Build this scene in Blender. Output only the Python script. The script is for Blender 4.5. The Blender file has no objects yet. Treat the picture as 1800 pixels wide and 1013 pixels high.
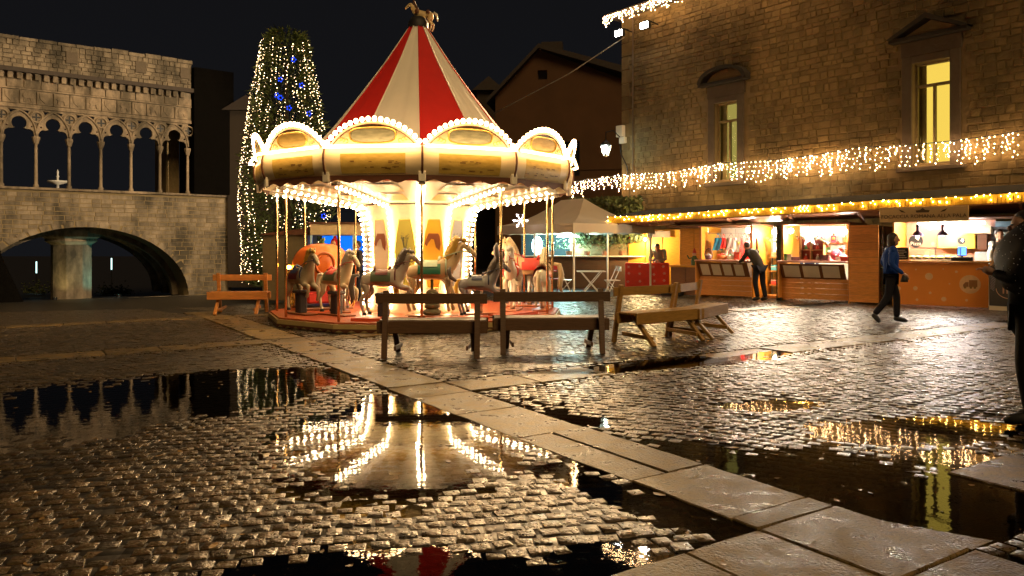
import bpy, bmesh, math, random
import numpy as np
from mathutils import Vector, Matrix, noise
rng = random.Random(7)
PI = math.pi
R = math.radians
S = bpy.context.scene
COL = S.collection
# ------------------------------------------------------------------ camera, sky, exposure
F, HOR, CH = 1350.0, 432.0, 1.5          # focal length in photo pixels, horizon row, eye height
cam = bpy.data.cameras.new('camera')
cam_o = bpy.data.objects.new('camera', cam); COL.objects.link(cam_o)
cam_o.location = (0, 0, CH); cam_o.rotation_euler = (PI / 2, 0, 0)
cam.sensor_width = 36.0; cam.lens = 36.0 * F / 1800.0
cam.shift_y = -(1013 / 2 - HOR) / 1800.0
cam.clip_end = 400; cam.clip_start = 0.05
S.camera = cam_o
W = bpy.data.worlds.new('World'); S.world = W; W.use_nodes = True
wn = W.node_tree.nodes; wl = W.node_tree.links
bg = wn['Background']; bg.inputs['Strength'].default_value = 1.0
tc = wn.new('ShaderNodeTexCoord'); sx = wn.new('ShaderNodeSeparateXYZ'); rp = wn.new('ShaderNodeValToRGB')
wl.new(tc.outputs['Generated'], sx.inputs[0]); wl.new(sx.outputs['Z'], rp.inputs[0]); wl.new(rp.outputs[0], bg.inputs['Color'])
rp.color_ramp.elements[0].color = (0.0023, 0.0024, 0.0029, 1); rp.color_ramp.elements[0].position = 0.0
rp.color_ramp.elements[1].color = (0.0017, 0.0016, 0.0018, 1); rp.color_ramp.elements[1].position = 0.6
sun = bpy.data.lights.new('night_fill', 'SUN'); sun.energy = 0.42; sun.angle = R(25); sun.color = (1.0, 0.66, 0.29)   # added warm fill standing in for street light, high behind the camera
sun_o = bpy.data.objects.new('night_fill', sun); COL.objects.link(sun_o); sun_o.rotation_euler = (R(48), 0, R(24))
S.view_settings.view_transform = 'Standard'; S.view_settings.look = 'None'
S.view_settings.exposure = 1.6; S.view_settings.gamma = 1.0
S.render.engine = 'CYCLES'
cy = S.cycles
cy.use_denoising = True
try: cy.denoiser = 'OPENIMAGEDENOISE'
except Exception: pass
cy.max_bounces = 6; cy.diffuse_bounces = 2; cy.glossy_bounces = 4; cy.transmission_bounces = 4; cy.transparent_max_bounces = 8
cy.sample_clamp_indirect = 6.0; cy.sample_clamp_direct = 0.0
cy.caustics_reflective = False; cy.caustics_refractive = False
try: cy.use_light_tree = True
except Exception: pass
# floodlights under the eave of the stone building and the street lantern are built with their fixtures further down

# ------------------------------------------------------------------ places
def at(px, py, Y):                       # point at depth Y seen in the photo at (px, py)
    return Vector(((px - 900) / F * Y, Y, CH - (py - HOR) / F * Y))
def gd(px, py):                          # point on level ground
    Y = CH * F / (py - HOR)
    return Vector(((px - 900) / F * Y, Y, 0))
ND = Vector((0.8387, 0.5446)); TD = Vector((0.5446, -0.8387))      # axes of the paving grid
def st(x, y): return (ND.x * x + ND.y * y, TD.x * x + TD.y * y)
def xy(s, t): return (ND.x * s + TD.x * t, ND.y * s + TD.y * t)

# ------------------------------------------------------------------ mesh builder
def frame_to(p, q):
    p = Vector(p); q = Vector(q); d = (q - p); L = d.length; d = d / max(L, 1e-9)
    up = Vector((0, 0, 1)) if abs(d.z) < 0.95 else Vector((0, 1, 0))
    sx_ = d.cross(up).normalized(); u = sx_.cross(d).normalized()
    return p, d, sx_, u, L
class MB:
    def __init__(s): s.v = []; s.f = []
    def add(s, vs, fs, mx=None):
        n = len(s.v)
        s.v += [tuple(mx @ Vector(v)) if mx is not None else tuple(v) for v in vs]
        s.f += [tuple(i + n for i in f) for f in fs]; return s
    def box(s, x0, x1, y0, y1, z0, z1, mx=None):
        return s.add([(x0,y0,z0),(x1,y0,z0),(x1,y1,z0),(x0,y1,z0),(x0,y0,z1),(x1,y0,z1),(x1,y1,z1),(x0,y1,z1)],
                     [(0,3,2,1),(4,5,6,7),(0,1,5,4),(1,2,6,5),(2,3,7,6),(3,0,4,7)], mx)
    def bar(s, p, q, w, h):              # rectangular bar from p to q; w sideways, h upwards
        p, d, a, u, L = frame_to(p, q); q = p + d * L; vs = []
        for c in (p, q):
            for i, j in ((-1,-1),(1,-1),(1,1),(-1,1)): vs.append(c + a * (i * w / 2) + u * (j * h / 2))
        return s.add(vs, [(0,1,2,3),(7,6,5,4),(0,4,5,1),(1,5,6,2),(2,6,7,3),(3,7,4,0)])
    def tube(s, pts, r, n=8, cap=True):
        pts = [Vector(p) for p in pts]; m = len(pts)
        rs = r if isinstance(r, (list, tuple)) else [r] * m
        vs = []; a = None
        for i, p in enumerate(pts):
            d = (pts[min(i+1, m-1)] - pts[max(i-1, 0)]).normalized()
            if a is None:
                up = Vector((0,0,1)) if abs(d.z) < 0.95 else Vector((1,0,0)); a = d.cross(up).normalized()
            else:
                a = (a - d * a.dot(d)).normalized()
            b = d.cross(a)
            for k in range(n):
                t = 2 * PI * k / n; vs.append(p + (a * math.cos(t) + b * math.sin(t)) * rs[i])
        fs = [(i*n+k, i*n+(k+1)%n, (i+1)*n+(k+1)%n, (i+1)*n+k) for i in range(m-1) for k in range(n)]
        if cap: fs += [tuple(range(n-1, -1, -1)), tuple((m-1)*n + k for k in range(n))]
        return s.add(vs, fs)
    def lathe(s, prof, n=24, a0=0.0, a1=2*PI, mx=None):
        full = abs(a1 - a0 - 2*PI) < 1e-6; c = n if full else n + 1; vs = []
        for r, z in prof:
            for k in range(c):
                t = a0 + (a1 - a0) * k / n; vs.append((r * math.cos(t), r * math.sin(t), z))
        fs = []
        for i in range(len(prof)-1):
            for k in range(n):
                k2 = (k+1) % c; fs.append((i*c+k, i*c+k2, (i+1)*c+k2, (i+1)*c+k))
        return s.add(vs, fs, mx)
    def prism(s, poly, d0, d1, mx=None):  # poly in x,z ; extruded along y from d0 to d1
        n = len(poly); vs = [(x, d0, z) for x, z in poly] + [(x, d1, z) for x, z in poly]
        fs = [tuple(range(n)), tuple(range(2*n-1, n-1, -1))] + [(i, n+i, n+(i+1)%n, (i+1)%n) for i in range(n)]
        return s.add(vs, fs, mx)
    def ell(s, c, rx, ry, rz, nu=10, nv=7, mx=None):
        vs = [(c[0], c[1], c[2]-rz)]; fs = []
        for j in range(1, nv):
            p = -PI/2 + PI*j/nv
            for i in range(nu):
                t = 2*PI*i/nu; vs.append((c[0]+rx*math.cos(p)*math.cos(t), c[1]+ry*math.cos(p)*math.sin(t), c[2]+rz*math.sin(p)))
        vs.append((c[0], c[1], c[2]+rz)); top = len(vs)-1
        for i in range(nu): fs.append((0, 1+(i+1)%nu, 1+i)); fs.append((top, top-nu+i, top-nu+(i+1)%nu))
        for j in range(nv-2):
            for i in range(nu):
                a = 1+j*nu; fs.append((a+i, a+(i+1)%nu, a+nu+(i+1)%nu, a+nu+i))
        return s.add(vs, fs, mx)
    def octa(s, c, r, rz=None):
        x, y, z = c; rz = rz or r
        return s.add([(x+r,y,z),(x,y+r,z),(x-r,y,z),(x,y-r,z),(x,y,z+rz),(x,y,z-rz)],
                     [(0,1,4),(1,2,4),(2,3,4),(3,0,4),(1,0,5),(2,1,5),(3,2,5),(0,3,5)])
    def mesh(s, name, m, smooth=False):
        me = bpy.data.meshes.new(name); me.from_pydata([tuple(v) for v in s.v], [], s.f)
        if m: me.materials.append(m)
        if smooth: me.polygons.foreach_set('use_smooth', [True]*len(me.polygons))
        me.update(); return me
    def build(s, name, m, parent=None, smooth=False, loc=None, bevel=0.0):
        return link(name, s.mesh(name, m, smooth), parent, loc, bevel)
def link(name, me, parent=None, loc=None, bevel=0.0, rot=None):
    o = bpy.data.objects.new(name, me); COL.objects.link(o)
    if parent: o.parent = parent
    if loc is not None: o.location = loc
    if rot is not None: o.rotation_euler = rot
    if bevel:
        b = o.modifiers.new('bevel', 'BEVEL'); b.width = bevel; b.segments = 1; b.limit_method = 'ANGLE'
    return o
def thing(name, label, cat, loc=(0,0,0), rz=0.0, group=None, sc=1.0):
    o = bpy.data.objects.new(name, None); COL.objects.link(o); o.empty_display_size = 0.1
    o.location = loc; o.rotation_euler = (0, 0, rz); o.scale = (sc, sc, sc)
    return tag(o, label, cat, group)
def tag(o, label, cat, group=None):
    o['label'] = label; o['category'] = cat
    if group: o['group'] = group
    return o
def kind(o, k): o['kind'] = k; return o
def smooth(me): me.polygons.foreach_set('use_smooth', [True]*len(me.polygons)); return me

# curve fill: outline with holes in x,z, extruded along y
def holed(name, outer, holes, y0, y1, m, parent=None):
    cu = bpy.data.curves.new('outline', 'CURVE'); cu.dimensions = '2D'; cu.fill_mode = 'BOTH'; cu.extrude = abs(y1-y0)/2
    for pl in [outer] + holes:
        sp = cu.splines.new('POLY'); sp.points.add(len(pl)-1); sp.use_cyclic_u = True
        for p, (x, z) in zip(sp.points, pl): p.co = (x, z, 0, 1)
    o = bpy.data.objects.new('outline', cu); COL.objects.link(o)
    dg = bpy.context.evaluated_depsgraph_get(); dg.update()
    me = bpy.data.meshes.new_from_object(o.evaluated_get(dg)); bpy.data.objects.remove(o); bpy.data.curves.remove(cu)
    me.transform(Matrix(((1,0,0,0),(0,0,-1,(y0+y1)/2),(0,1,0,0),(0,0,0,1))))
    me.name = name; me.materials.clear()
    if m: me.materials.append(m)
    return link(name, me, parent)
def text(name, txt, size, m, parent, loc, rot=(PI/2,0,0), ex=0.003, align='CENTER'):
    cu = bpy.data.curves.new('lettering', 'FONT'); cu.body = txt; cu.size = size; cu.extrude = ex; cu.align_x = align; cu.align_y = 'CENTER'
    o = bpy.data.objects.new('lettering', cu); COL.objects.link(o)
    dg = bpy.context.evaluated_depsgraph_get(); dg.update()
    me = bpy.data.meshes.new_from_object(o.evaluated_get(dg)); bpy.data.objects.remove(o); bpy.data.curves.remove(cu)
    me.materials.clear(); me.materials.append(m)
    return link(name, me, parent, loc, 0, rot)
def skin(verts, edges, root=0, sub=2):
    # verts: (x,y,z,r) ; one continuous surface grown on the skeleton
    me = bpy.data.meshes.new('skeleton'); me.from_pydata([v[:3] for v in verts], edges, [])
    o = bpy.data.objects.new('skeleton', me); COL.objects.link(o)
    md = o.modifiers.new('skin', 'SKIN'); md.use_smooth_shade = True; md.branch_smoothing = 0.4
    sv = me.skin_vertices[0].data if len(me.skin_vertices) else None
    if sv is None:
        bm = bmesh.new(); bm.from_mesh(me); bm.verts.layers.skin.verify(); bm.to_mesh(me); bm.free(); sv = me.skin_vertices[0].data
    for i, v in enumerate(verts):
        r = v[3]; sv[i].radius = (r, r) if not isinstance(r, tuple) else r; sv[i].use_root = (i == root)
    o.modifiers.new('sub', 'SUBSURF').levels = sub; o.modifiers['sub'].render_levels = sub
    dg = bpy.context.evaluated_depsgraph_get(); dg.update()
    m2 = bpy.data.meshes.new_from_object(o.evaluated_get(dg)); bpy.data.objects.remove(o); bpy.data.meshes.remove(me)
    return smooth(m2)

# ------------------------------------------------------------------ materials
MATS = {}
def nodes_of(name):
    m = bpy.data.materials.new(name); m.use_nodes = True
    nt = m.node_tree; return m, nt, nt.nodes, nt.links, nt.nodes['Principled BSDF']
def mat(name, col, rough=0.6, metal=0.0, var=0.25, scale=8.0, bump=0.0, bscale=None, coat=0.0, rand=0.0, spec=0.5, stretch=None, col2=None, stain=0.0, sscale=0.7):
    if name in MATS: return MATS[name]
    m, nt, n, l, b = nodes_of(name)
    b.inputs['Roughness'].default_value = rough; b.inputs['Metallic'].default_value = metal
    b.inputs['Specular IOR Level'].default_value = spec; b.inputs['Coat Weight'].default_value = coat
    tcn = n.new('ShaderNodeTexCoord'); mp = n.new('ShaderNodeMapping'); l.new(tcn.outputs['Object'], mp.inputs[0])
    if stretch: mp.inputs['Scale'].default_value = stretch
    nz = n.new('ShaderNodeTexNoise'); nz.inputs['Scale'].default_value = scale; nz.inputs['Detail'].default_value = 5; l.new(mp.outputs[0], nz.inputs['Vector'])
    mx = n.new('ShaderNodeMix'); mx.data_type = 'RGBA'; l.new(nz.outputs['Fac'], mx.inputs['Factor'])
    c = Vector(col); d = Vector(col2) if col2 else c * (1 + var)
    mx.inputs['A'].default_value = (*(c * (1 - var)), 1); mx.inputs['B'].default_value = (*d, 1)
    out = mx.outputs['Result']
    if rand:
        oi = n.new('ShaderNodeObjectInfo'); ge = n.new('ShaderNodeNewGeometry'); ad = n.new('ShaderNodeMath'); ad.operation = 'ADD'
        l.new(oi.outputs['Random'], ad.inputs[0]); l.new(ge.outputs['Random Per Island'], ad.inputs[1])
        fr = n.new('ShaderNodeMath'); fr.operation = 'FRACT'; l.new(ad.outputs[0], fr.inputs[0])
        mr = n.new('ShaderNodeMapRange'); mr.inputs['To Min'].default_value = 1 - rand; mr.inputs['To Max'].default_value = 1 + rand; l.new(fr.outputs[0], mr.inputs['Value'])
        hs = n.new('ShaderNodeHueSaturation'); l.new(out, hs.inputs['Color']); l.new(mr.outputs[0], hs.inputs['Value']); out = hs.outputs[0]
    if stain:
        ge2 = n.new('ShaderNodeNewGeometry'); mp2 = n.new('ShaderNodeMapping'); mp2.inputs['Scale'].default_value = (1, 1, 0.4); l.new(ge2.outputs['Position'], mp2.inputs[0])
        n3 = n.new('ShaderNodeTexNoise'); n3.inputs['Scale'].default_value = sscale; n3.inputs['Detail'].default_value = 8; n3.inputs['Roughness'].default_value = 0.65; l.new(mp2.outputs[0], n3.inputs['Vector'])
        r3 = n.new('ShaderNodeValToRGB'); r3.color_ramp.elements[0].position = 0.40; r3.color_ramp.elements[0].color = (1-stain, (1-stain)*1.02, (1-stain)*0.95, 1); r3.color_ramp.elements[1].position = 0.60; l.new(n3.outputs['Fac'], r3.inputs[0])
        m3 = n.new('ShaderNodeMix'); m3.data_type = 'RGBA'; m3.blend_type = 'MULTIPLY'; m3.inputs['Factor'].default_value = 1; l.new(out, m3.inputs['A']); l.new(r3.outputs[0], m3.inputs['B']); out = m3.outputs['Result']
    l.new(out, b.inputs['Base Color'])
    if bump:
        n2 = n.new('ShaderNodeTexNoise'); n2.inputs['Scale'].default_value = bscale or scale * 3; n2.inputs['Detail'].default_value = 6; l.new(mp.outputs[0], n2.inputs['Vector'])
        bp = n.new('ShaderNodeBump'); bp.inputs['Strength'].default_value = bump; bp.inputs['Distance'].default_value = 0.02
        l.new(n2.outputs['Fac'], bp.inputs['Height']); l.new(bp.outputs[0], b.inputs['Normal'])
    MATS[name] = m; return m
def glow(name, col, strength, sample=True):
    if name in MATS: return MATS[name]
    m = bpy.data.materials.new(name); m.use_nodes = True; nt = m.node_tree; nt.nodes.clear()
    e = nt.nodes.new('ShaderNodeEmission'); o = nt.nodes.new('ShaderNodeOutputMaterial')
    e.inputs[0].default_value = (*col, 1); e.inputs[1].default_value = strength; nt.links.new(e.outputs[0], o.inputs[0])
    m.cycles.emission_sampling = 'FRONT' if sample else 'NONE'
    MATS[name] = m; return m
def glass(name, tint=(0.9,0.95,0.92), rough=0.02, clear=0.85):
    if name in MATS: return MATS[name]
    m = bpy.data.materials.new(name); m.use_nodes = True; nt = m.node_tree; nt.nodes.clear(); n = nt.nodes; l = nt.links
    t = n.new('ShaderNodeBsdfTransparent'); t.inputs[0].default_value = (*tint, 1); g = n.new('ShaderNodeBsdfGlossy'); g.inputs['Roughness'].default_value = rough
    f = n.new('ShaderNodeFresnel'); f.inputs[0].default_value = 1.45; mx = n.new('ShaderNodeMixShader'); o = n.new('ShaderNodeOutputMaterial')
    l.new(f.outputs[0], mx.inputs[0]); l.new(t.outputs[0], mx.inputs[1]); l.new(g.outputs[0], mx.inputs[2]); l.new(mx.outputs[0], o.inputs[0])
    MATS[name] = m; return m
def wood(name, col, rough=0.45, var=0.45):
    return mat(name, col, rough, 0, var, 6.0, 0.25, 14, stretch=(1.2, 9, 9), rand=0.12)
m_iron = mat('black iron', (0.02,0.02,0.022), 0.4, 0.6)
m_steel = mat('brushed steel', (0.5,0.5,0.5), 0.3, 0.9, 0.1)
m_brass = mat('brass tube', (0.75,0.55,0.28), 0.22, 1.0, 0.1)
m_bulb = glow('warm bulb', (1.0,0.70,0.38), 22)
m_cream = mat('cream enamel', (0.84,0.69,0.42), 0.35, 0, 0.08, 4)
m_creamw = mat('white enamel', (0.80,0.74,0.60), 0.35, 0, 0.06, 4)
m_gold = mat('gold leaf', (0.72,0.46,0.10), 0.35, 0.5, 0.3, 10)
m_brown = mat('dark brown trim', (0.10,0.035,0.015), 0.5)
m_skin = mat('skin', (0.50,0.28,0.19), 0.5, 0, 0.08)
m_hair = mat('dark hair', (0.025,0.014,0.010), 0.45, 0, 0.3, 40, 0.4, 120)
m_paper = mat('white card', (0.75,0.68,0.55), 0.7, 0, 0.08)
m_black = mat('matt black', (0.012,0.012,0.013), 0.6)
# ------------------------------------------------------------------ ground: wet piazza with puddles
BLOBS = [  # x, y, rx, ry, angle: shallow dips in the paving where rain water stands
    (-0.72, 6.15, 1.22, 1.45, 0), (-3.9, 7.2, 1.9, 1.25, 12), (-2.6, 8.6, 1.0, 0.8, 25), (-0.40, 3.28, 0.95, 0.42, 0), (0.45, 3.62, 0.26, 0.26, 0),
    (0.62, 4.62, 0.16, 0.95, 33), (1.0, 4.25, 0.22, 0.55, 33), (2.05, 4.95, 0.62, 0.55, -20), (1.42, 5.45, 0.22, 0.60, 33), (3.45, 6.3, 0.95, 0.42, 10), (2.45, 7.2, 0.45, 0.22, 10),
    (2.25, 9.9, 1.25, 0.33, 30), (2.52, 4.45, 0.34, 0.42, 0), (0.35, 6.5, 0.45, 0.28, 0), (-5.6, 5.2, 0.8, 0.5, 0), (4.4, 5.6, 0.6, 0.5, 0), (3.1, 5.35, 0.4, 0.25, 0)]
WATER = 0.0
def hf(x, y):
    x = np.asarray(x, float); y = np.asarray(y, float)
    und = np.sin(1.3*x+0.7*y+0.4)*np.sin(0.9*y-0.6*x+1.1) + 0.6*np.sin(2.7*x-1.9*y)*np.sin(2.1*y+1.7*x+2.0) + 0.35*np.sin(5.3*x+1.0*y)*np.sin(4.7*y-2.2*x)
    und = und + 0.45*np.sin(9.1*x+3.0*y)*np.sin(7.7*y-4.1*x+0.7) + 0.3*np.sin(15.3*x-6.0*y)*np.sin(13.1*y+5.0*x)
    h = 0.014 + 0.0052*und
    b = np.zeros_like(h)
    for bx, by, rx, ry, a in BLOBS:
        ca, sa = math.cos(R(a)), math.sin(R(a)); u = ((x-bx)*ca+(y-by)*sa)/rx; v = (-(x-bx)*sa+(y-by)*ca)/ry
        q = u*u+v*v; b = np.maximum(b, 1/(1+q*q))
    h = h - 0.029*b
    t = TD.x*x+TD.y*y
    w = np.clip((-x-3.0)/6.0, 0, 1); h = h - np.clip(-t-16.9, 0, 40)*0.046*w*w*(3-2*w)
    return h
def h1(x, y): return float(hf(x, y))
# strips of pale stone that divide the cobbles (grid of about 4.85 m)
SA = [(3.28, 3.95)]
TC = [(-17.05, -16.65), (-12.3, -11.78), (-7.45, -6.85), (-2.68, -1.93)]
def m_cob():
    m, nt, n, l, b = nodes_of('wet basalt')
    tcn = n.new('ShaderNodeTexCoord'); ge = n.new('ShaderNodeNewGeometry'); oi = n.new('ShaderNodeObjectInfo')
    ad = n.new('ShaderNodeMath'); ad.operation = 'ADD'; l.new(ge.outputs['Random Per Island'], ad.inputs[0]); l.new(oi.outputs['Random'], ad.inputs[1])
    fr = n.new('ShaderNodeMath'); fr.operation = 'FRACT'; l.new(ad.outputs[0], fr.inputs[0])
    nz = n.new('ShaderNodeTexNoise'); nz.inputs['Scale'].default_value = 45; nz.inputs['Detail'].default_value = 5; l.new(ge.outputs['Position'], nz.inputs['Vector'])
    cr = n.new('ShaderNodeValToRGB'); cr.color_ramp.elements[0].color = (0.032,0.022,0.011,1); cr.color_ramp.elements[1].color = (0.15,0.098,0.044,1); l.new(fr.outputs[0], cr.inputs[0])
    mx = n.new('ShaderNodeMix'); mx.data_type = 'RGBA'; mx.blend_type = 'MULTIPLY'; mx.inputs['Factor'].default_value = 0.6
    l.new(cr.outputs[0], mx.inputs['A']); l.new(nz.outputs['Color'], mx.inputs['B']); l.new(mx.outputs['Result'], b.inputs['Base Color'])
    mr = n.new('ShaderNodeMapRange'); mr.inputs['To Min'].default_value = 0.17; mr.inputs['To Max'].default_value = 0.45; l.new(nz.outputs['Fac'], mr.inputs['Value']); l.new(mr.outputs[0], b.inputs['Roughness'])
    b.inputs['Specular IOR Level'].default_value = 0.75; b.inputs['Coat Weight'].default_value = 0.30; b.inputs['Coat Roughness'].default_value = 0.15
    n2 = n.new('ShaderNodeTexNoise'); n2.inputs['Scale'].default_value = 38; n2.inputs['Detail'].default_value = 7; l.new(ge.outputs['Position'], n2.inputs['Vector'])
    bp = n.new('ShaderNodeBump'); bp.inputs['Strength'].default_value = 0.8; bp.inputs['Distance'].default_value = 0.016; l.new(n2.outputs['Fac'], bp.inputs['Height'])
    l.new(bp.outputs[0], b.inputs['Normal']); l.new(bp.outputs[0], b.inputs['Coat Normal'])
    return m
M_COB = m_cob()
def m_slab():
    m, nt, n, l, b = nodes_of('wet travertine')
    ge = n.new('ShaderNodeNewGeometry'); oi = n.new('ShaderNodeObjectInfo')
    nz = n.new('ShaderNodeTexNoise'); nz.inputs['Scale'].default_value = 4.5; nz.inputs['Detail'].default_value = 10; nz.inputs['Roughness'].default_value = 0.65; l.new(ge.outputs['Position'], nz.inputs['Vector'])
    cr = n.new('ShaderNodeValToRGB'); e = cr.color_ramp.elements; e[0].color = (0.055,0.036,0.015,1); e[0].position = 0.36; e[1].color = (0.36,0.25,0.11,1); e[1].position = 0.72
    l.new(nz.outputs['Fac'], cr.inputs[0])
    hs = n.new('ShaderNodeHueSaturation'); mr0 = n.new('ShaderNodeMapRange'); mr0.inputs['To Min'].default_value = 0.7; mr0.inputs['To Max'].default_value = 1.15
    l.new(oi.outputs['Random'], mr0.inputs['Value']); l.new(mr0.outputs[0], hs.inputs['Value']); l.new(cr.outputs[0], hs.inputs['Color'])
    b.inputs['Specular IOR Level'].default_value = 0.3
    vo = n.new('ShaderNodeTexNoise'); vo.inputs['Scale'].default_value = 60; vo.inputs['Detail'].default_value = 3; l.new(ge.outputs['Position'], vo.inputs['Vector'])
    c2 = n.new('ShaderNodeValToRGB'); c2.color_ramp.elements[0].position = 0.30; c2.color_ramp.elements[0].color = (0.15,0.13,0.1,1); c2.color_ramp.elements[1].position = 0.42; l.new(vo.outputs['Fac'], c2.inputs[0])
    mx = n.new('ShaderNodeMix'); mx.data_type = 'RGBA'; mx.blend_type = 'MULTIPLY'; mx.inputs['Factor'].default_value = 0.8; l.new(hs.outputs[0], mx.inputs['A']); l.new(c2.outputs[0], mx.inputs['B'])
    l.new(mx.outputs['Result'], b.inputs['Base Color'])
    mr = n.new('ShaderNodeMapRange'); mr.inputs['From Min'].default_value = 0.3; mr.inputs['From Max'].default_value = 0.7; mr.inputs['To Min'].default_value = 0.16; mr.inputs['To Max'].default_value = 0.60
    l.new(nz.outputs['Fac'], mr.inputs['Value']); l.new(mr.outputs[0], b.inputs['Roughness'])
    bp = n.new('ShaderNodeBump'); bp.inputs['Strength'].default_value = 0.7; bp.inputs['Distance'].default_value = 0.012; l.new(vo.outputs['Fac'], bp.inputs['Height']); l.new(bp.outputs[0], b.inputs['Normal'])
    return m
M_SLAB = m_slab()
def m_far():
    m, nt, n, l, b = nodes_of('wet paving bed')
    ge = n.new('ShaderNodeNewGeometry'); vo = n.new('ShaderNodeTexVoronoi'); vo.inputs['Scale'].default_value = 8.0; vo.inputs['Randomness'].default_value = 0.5
    l.new(ge.outputs['Position'], vo.inputs['Vector'])
    cr = n.new('ShaderNodeValToRGB'); cr.color_ramp.elements[0].color = (0.05,0.045,0.038,1); cr.color_ramp.elements[1].color = (0.012,0.011,0.010,1); cr.color_ramp.elements[1].position = 0.55
    l.new(vo.outputs['Distance'], cr.inputs[0]); l.new(cr.outputs[0], b.inputs['Base Color'])
    b.inputs['Roughness'].default_value = 0.4
    bp = n.new('ShaderNodeBump'); bp.inputs['Strength'].default_value = 0.7; bp.invert = True; bp.inputs['Distance'].default_value = 0.03; l.new(vo.outputs['Distance'], bp.inputs['Height']); l.new(bp.outputs[0], b.inputs['Normal'])
    return m
xs = np.concatenate([np.linspace(-170,-16,16)[:-1], np.linspace(-16,16,257), np.linspace(16,150,12)[1:]])
ys = np.concatenate([np.linspace(-20,2.4,8)[:-1], np.linspace(2.4,24,173), np.linspace(24,60,37)[1:], np.linspace(60,240,10)[1:]])
gx, gy = np.meshgrid(xs, ys); gz = hf(gx, gy) - 0.0045
gs = ND.x*gx+ND.y*gy; gt = TD.x*gx+TD.y*gy
in_strip = (gs > SA[0][0]-0.2) & (gs < SA[0][1]+0.2)
for c0, c1 in TC: in_strip |= (gt > c0-0.2) & (gt < c1+0.2) & ((gs > 3.2) | (abs(c0+7.45) > 0.01))
gz = np.where(in_strip & (gt > -19) & (gy < 24), np.minimum(gz, -0.035), gz)
vs = np.stack([gx.ravel(), gy.ravel(), gz.ravel()], 1); nx, ny = len(xs), len(ys)
idx = np.arange(nx*ny).reshape(ny, nx)
fs = np.stack([idx[:-1,:-1].ravel(), idx[:-1,1:].ravel(), idx[1:,1:].ravel(), idx[1:,:-1].ravel()], 1)
me = bpy.data.meshes.new('piazza_ground'); me.from_pydata(vs.tolist(), [], fs.tolist()); me.materials.append(m_far()); smooth(me)
GROUND = kind(link('piazza_ground', me), 'structure'); GROUND['label'] = 'wet dark cobbled piazza floor'

# cobblestones
def cob_template(n, seed):
    rr = random.Random(seed); vs = []; c = (np.array([-1,-0.86,0.86,1]) if n == 3 else np.linspace(-1, 1, n+1)); fs = []
    for j, v in enumerate(c):
        for i, u in enumerate(c):
            r4 = max(abs(u), abs(v)); e = 1 - 0.13*(abs(u)*abs(v))**2
            z = 0.0012*(1-(u*u+v*v)/2) - (0.0022 if r4 > 0.99 else 0) + rr.uniform(-0.0012, 0.0012)
            vs.append((u*0.0535*e*(1+rr.uniform(-.09,.05)), v*0.0535*e*(1+rr.uniform(-.09,.05)), z))
    w = n+1
    for j in range(n):
        for i in range(n): fs.append((j*w+i, j*w+i+1, (j+1)*w+i+1, (j+1)*w+i))
    ring = [i for i in range(n+1)] + [(j*w+n) for j in range(1, n+1)] + [n*w+i for i in range(n-1, -1, -1)] + [j*w for j in range(n-1, 0, -1)]
    k = len(ring); b0 = len(vs); vs += [vs[i] for i in ring]; b1 = len(vs); vs += [(vs[i][0]*1.01, vs[i][1]*1.01, -0.02) for i in ring]
    fs += [(b0+(i+1)%k, b0+i, b1+i, b1+(i+1)%k) for i in range(k)]
    return np.array(vs), fs
TN = [cob_template(3, i) for i in range(10)]; TF = [cob_template(1, 50+i) for i in range(6)]
cells = {}
def cell_of(s, t):
    i = np.where(s < 3.25, 0, np.where(s > 3.98, 1, -9)); j = np.full(s.shape, -9)
    edges = [-99] + [v for ab in TC for v in (ab[0]-0.03, ab[1]+0.03)] + [99]
    for k in range(0, len(edges), 2): j = np.where((t > edges[k]) & (t < edges[k+1]), k//2, j)
    j = np.where((s < 3.25) & (t > edges[5]-1e-9) & (t <= edges[6]+1e-9), 3, j)
    return i, j
ANG = {(0,4): 8, (0,3): 14, (0,2): 20, (0,1): 33, (0,0): 33, (1,4): 33, (1,3): -25, (1,2): 25, (1,1): 10, (1,0): 33}
PTS = []
for (ci, cj), a in ANG.items():
    g = 0.108; N = 300; u = (np.arange(-N, N)+0.5)*g
    U, V = np.meshgrid(u, u); U = U + ((np.arange(2*N) % 2)*0.5*g)[:, None]
    # rows bow gently, as hand-laid setts do
    U = U.ravel(); V = V.ravel() + 0.09*np.sin(U.ravel()*0.9) ; a = R(a)
    X = 1.0 + U*math.cos(a) - V*math.sin(a); Y = 11.0 + U*math.sin(a) + V*math.cos(a)
    ok = (Y > 2.9) & (Y < 22.5) & (np.abs(X) < 0.70*Y+0.5); X, Y, U = X[ok], Y[ok], U[ok]
    s_ = ND.x*X+ND.y*Y; t_ = TD.x*X+TD.y*Y; i_, j_ = cell_of(s_, t_); ok = (i_ == ci) & (j_ == cj)
    X, Y, U = X[ok], Y[ok], U[ok]
    PTS.append(np.stack([X, Y, np.full(X.shape, a) + 0.081*np.cos(U*0.9)], 1))
PTS = np.concatenate(PTS); nr = np.random.RandomState(3)
PTS[:, :2] += nr.uniform(-0.010, 0.010, (len(PTS), 2)); PTS[:, 2] += nr.normal(0, 0.09, len(PTS))
H = hf(PTS[:,0], PTS[:,1]) + nr.normal(0, 0.0024, len(PTS))
TX = nr.normal(0, 0.024, len(PTS)); TY = nr.normal(0, 0.024, len(PTS)); SX = nr.uniform(0.86, 1.06, len(PTS)); SY = nr.uniform(0.86, 1.06, len(PTS))
py_ = HOR + CH*F/PTS[:,1]; px_ = 900 + F*PTS[:,0]/PTS[:,1]
vis = (px_ > 15) & (px_ < 1785) & (py_ < 1008) & (H > 0.004)
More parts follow.
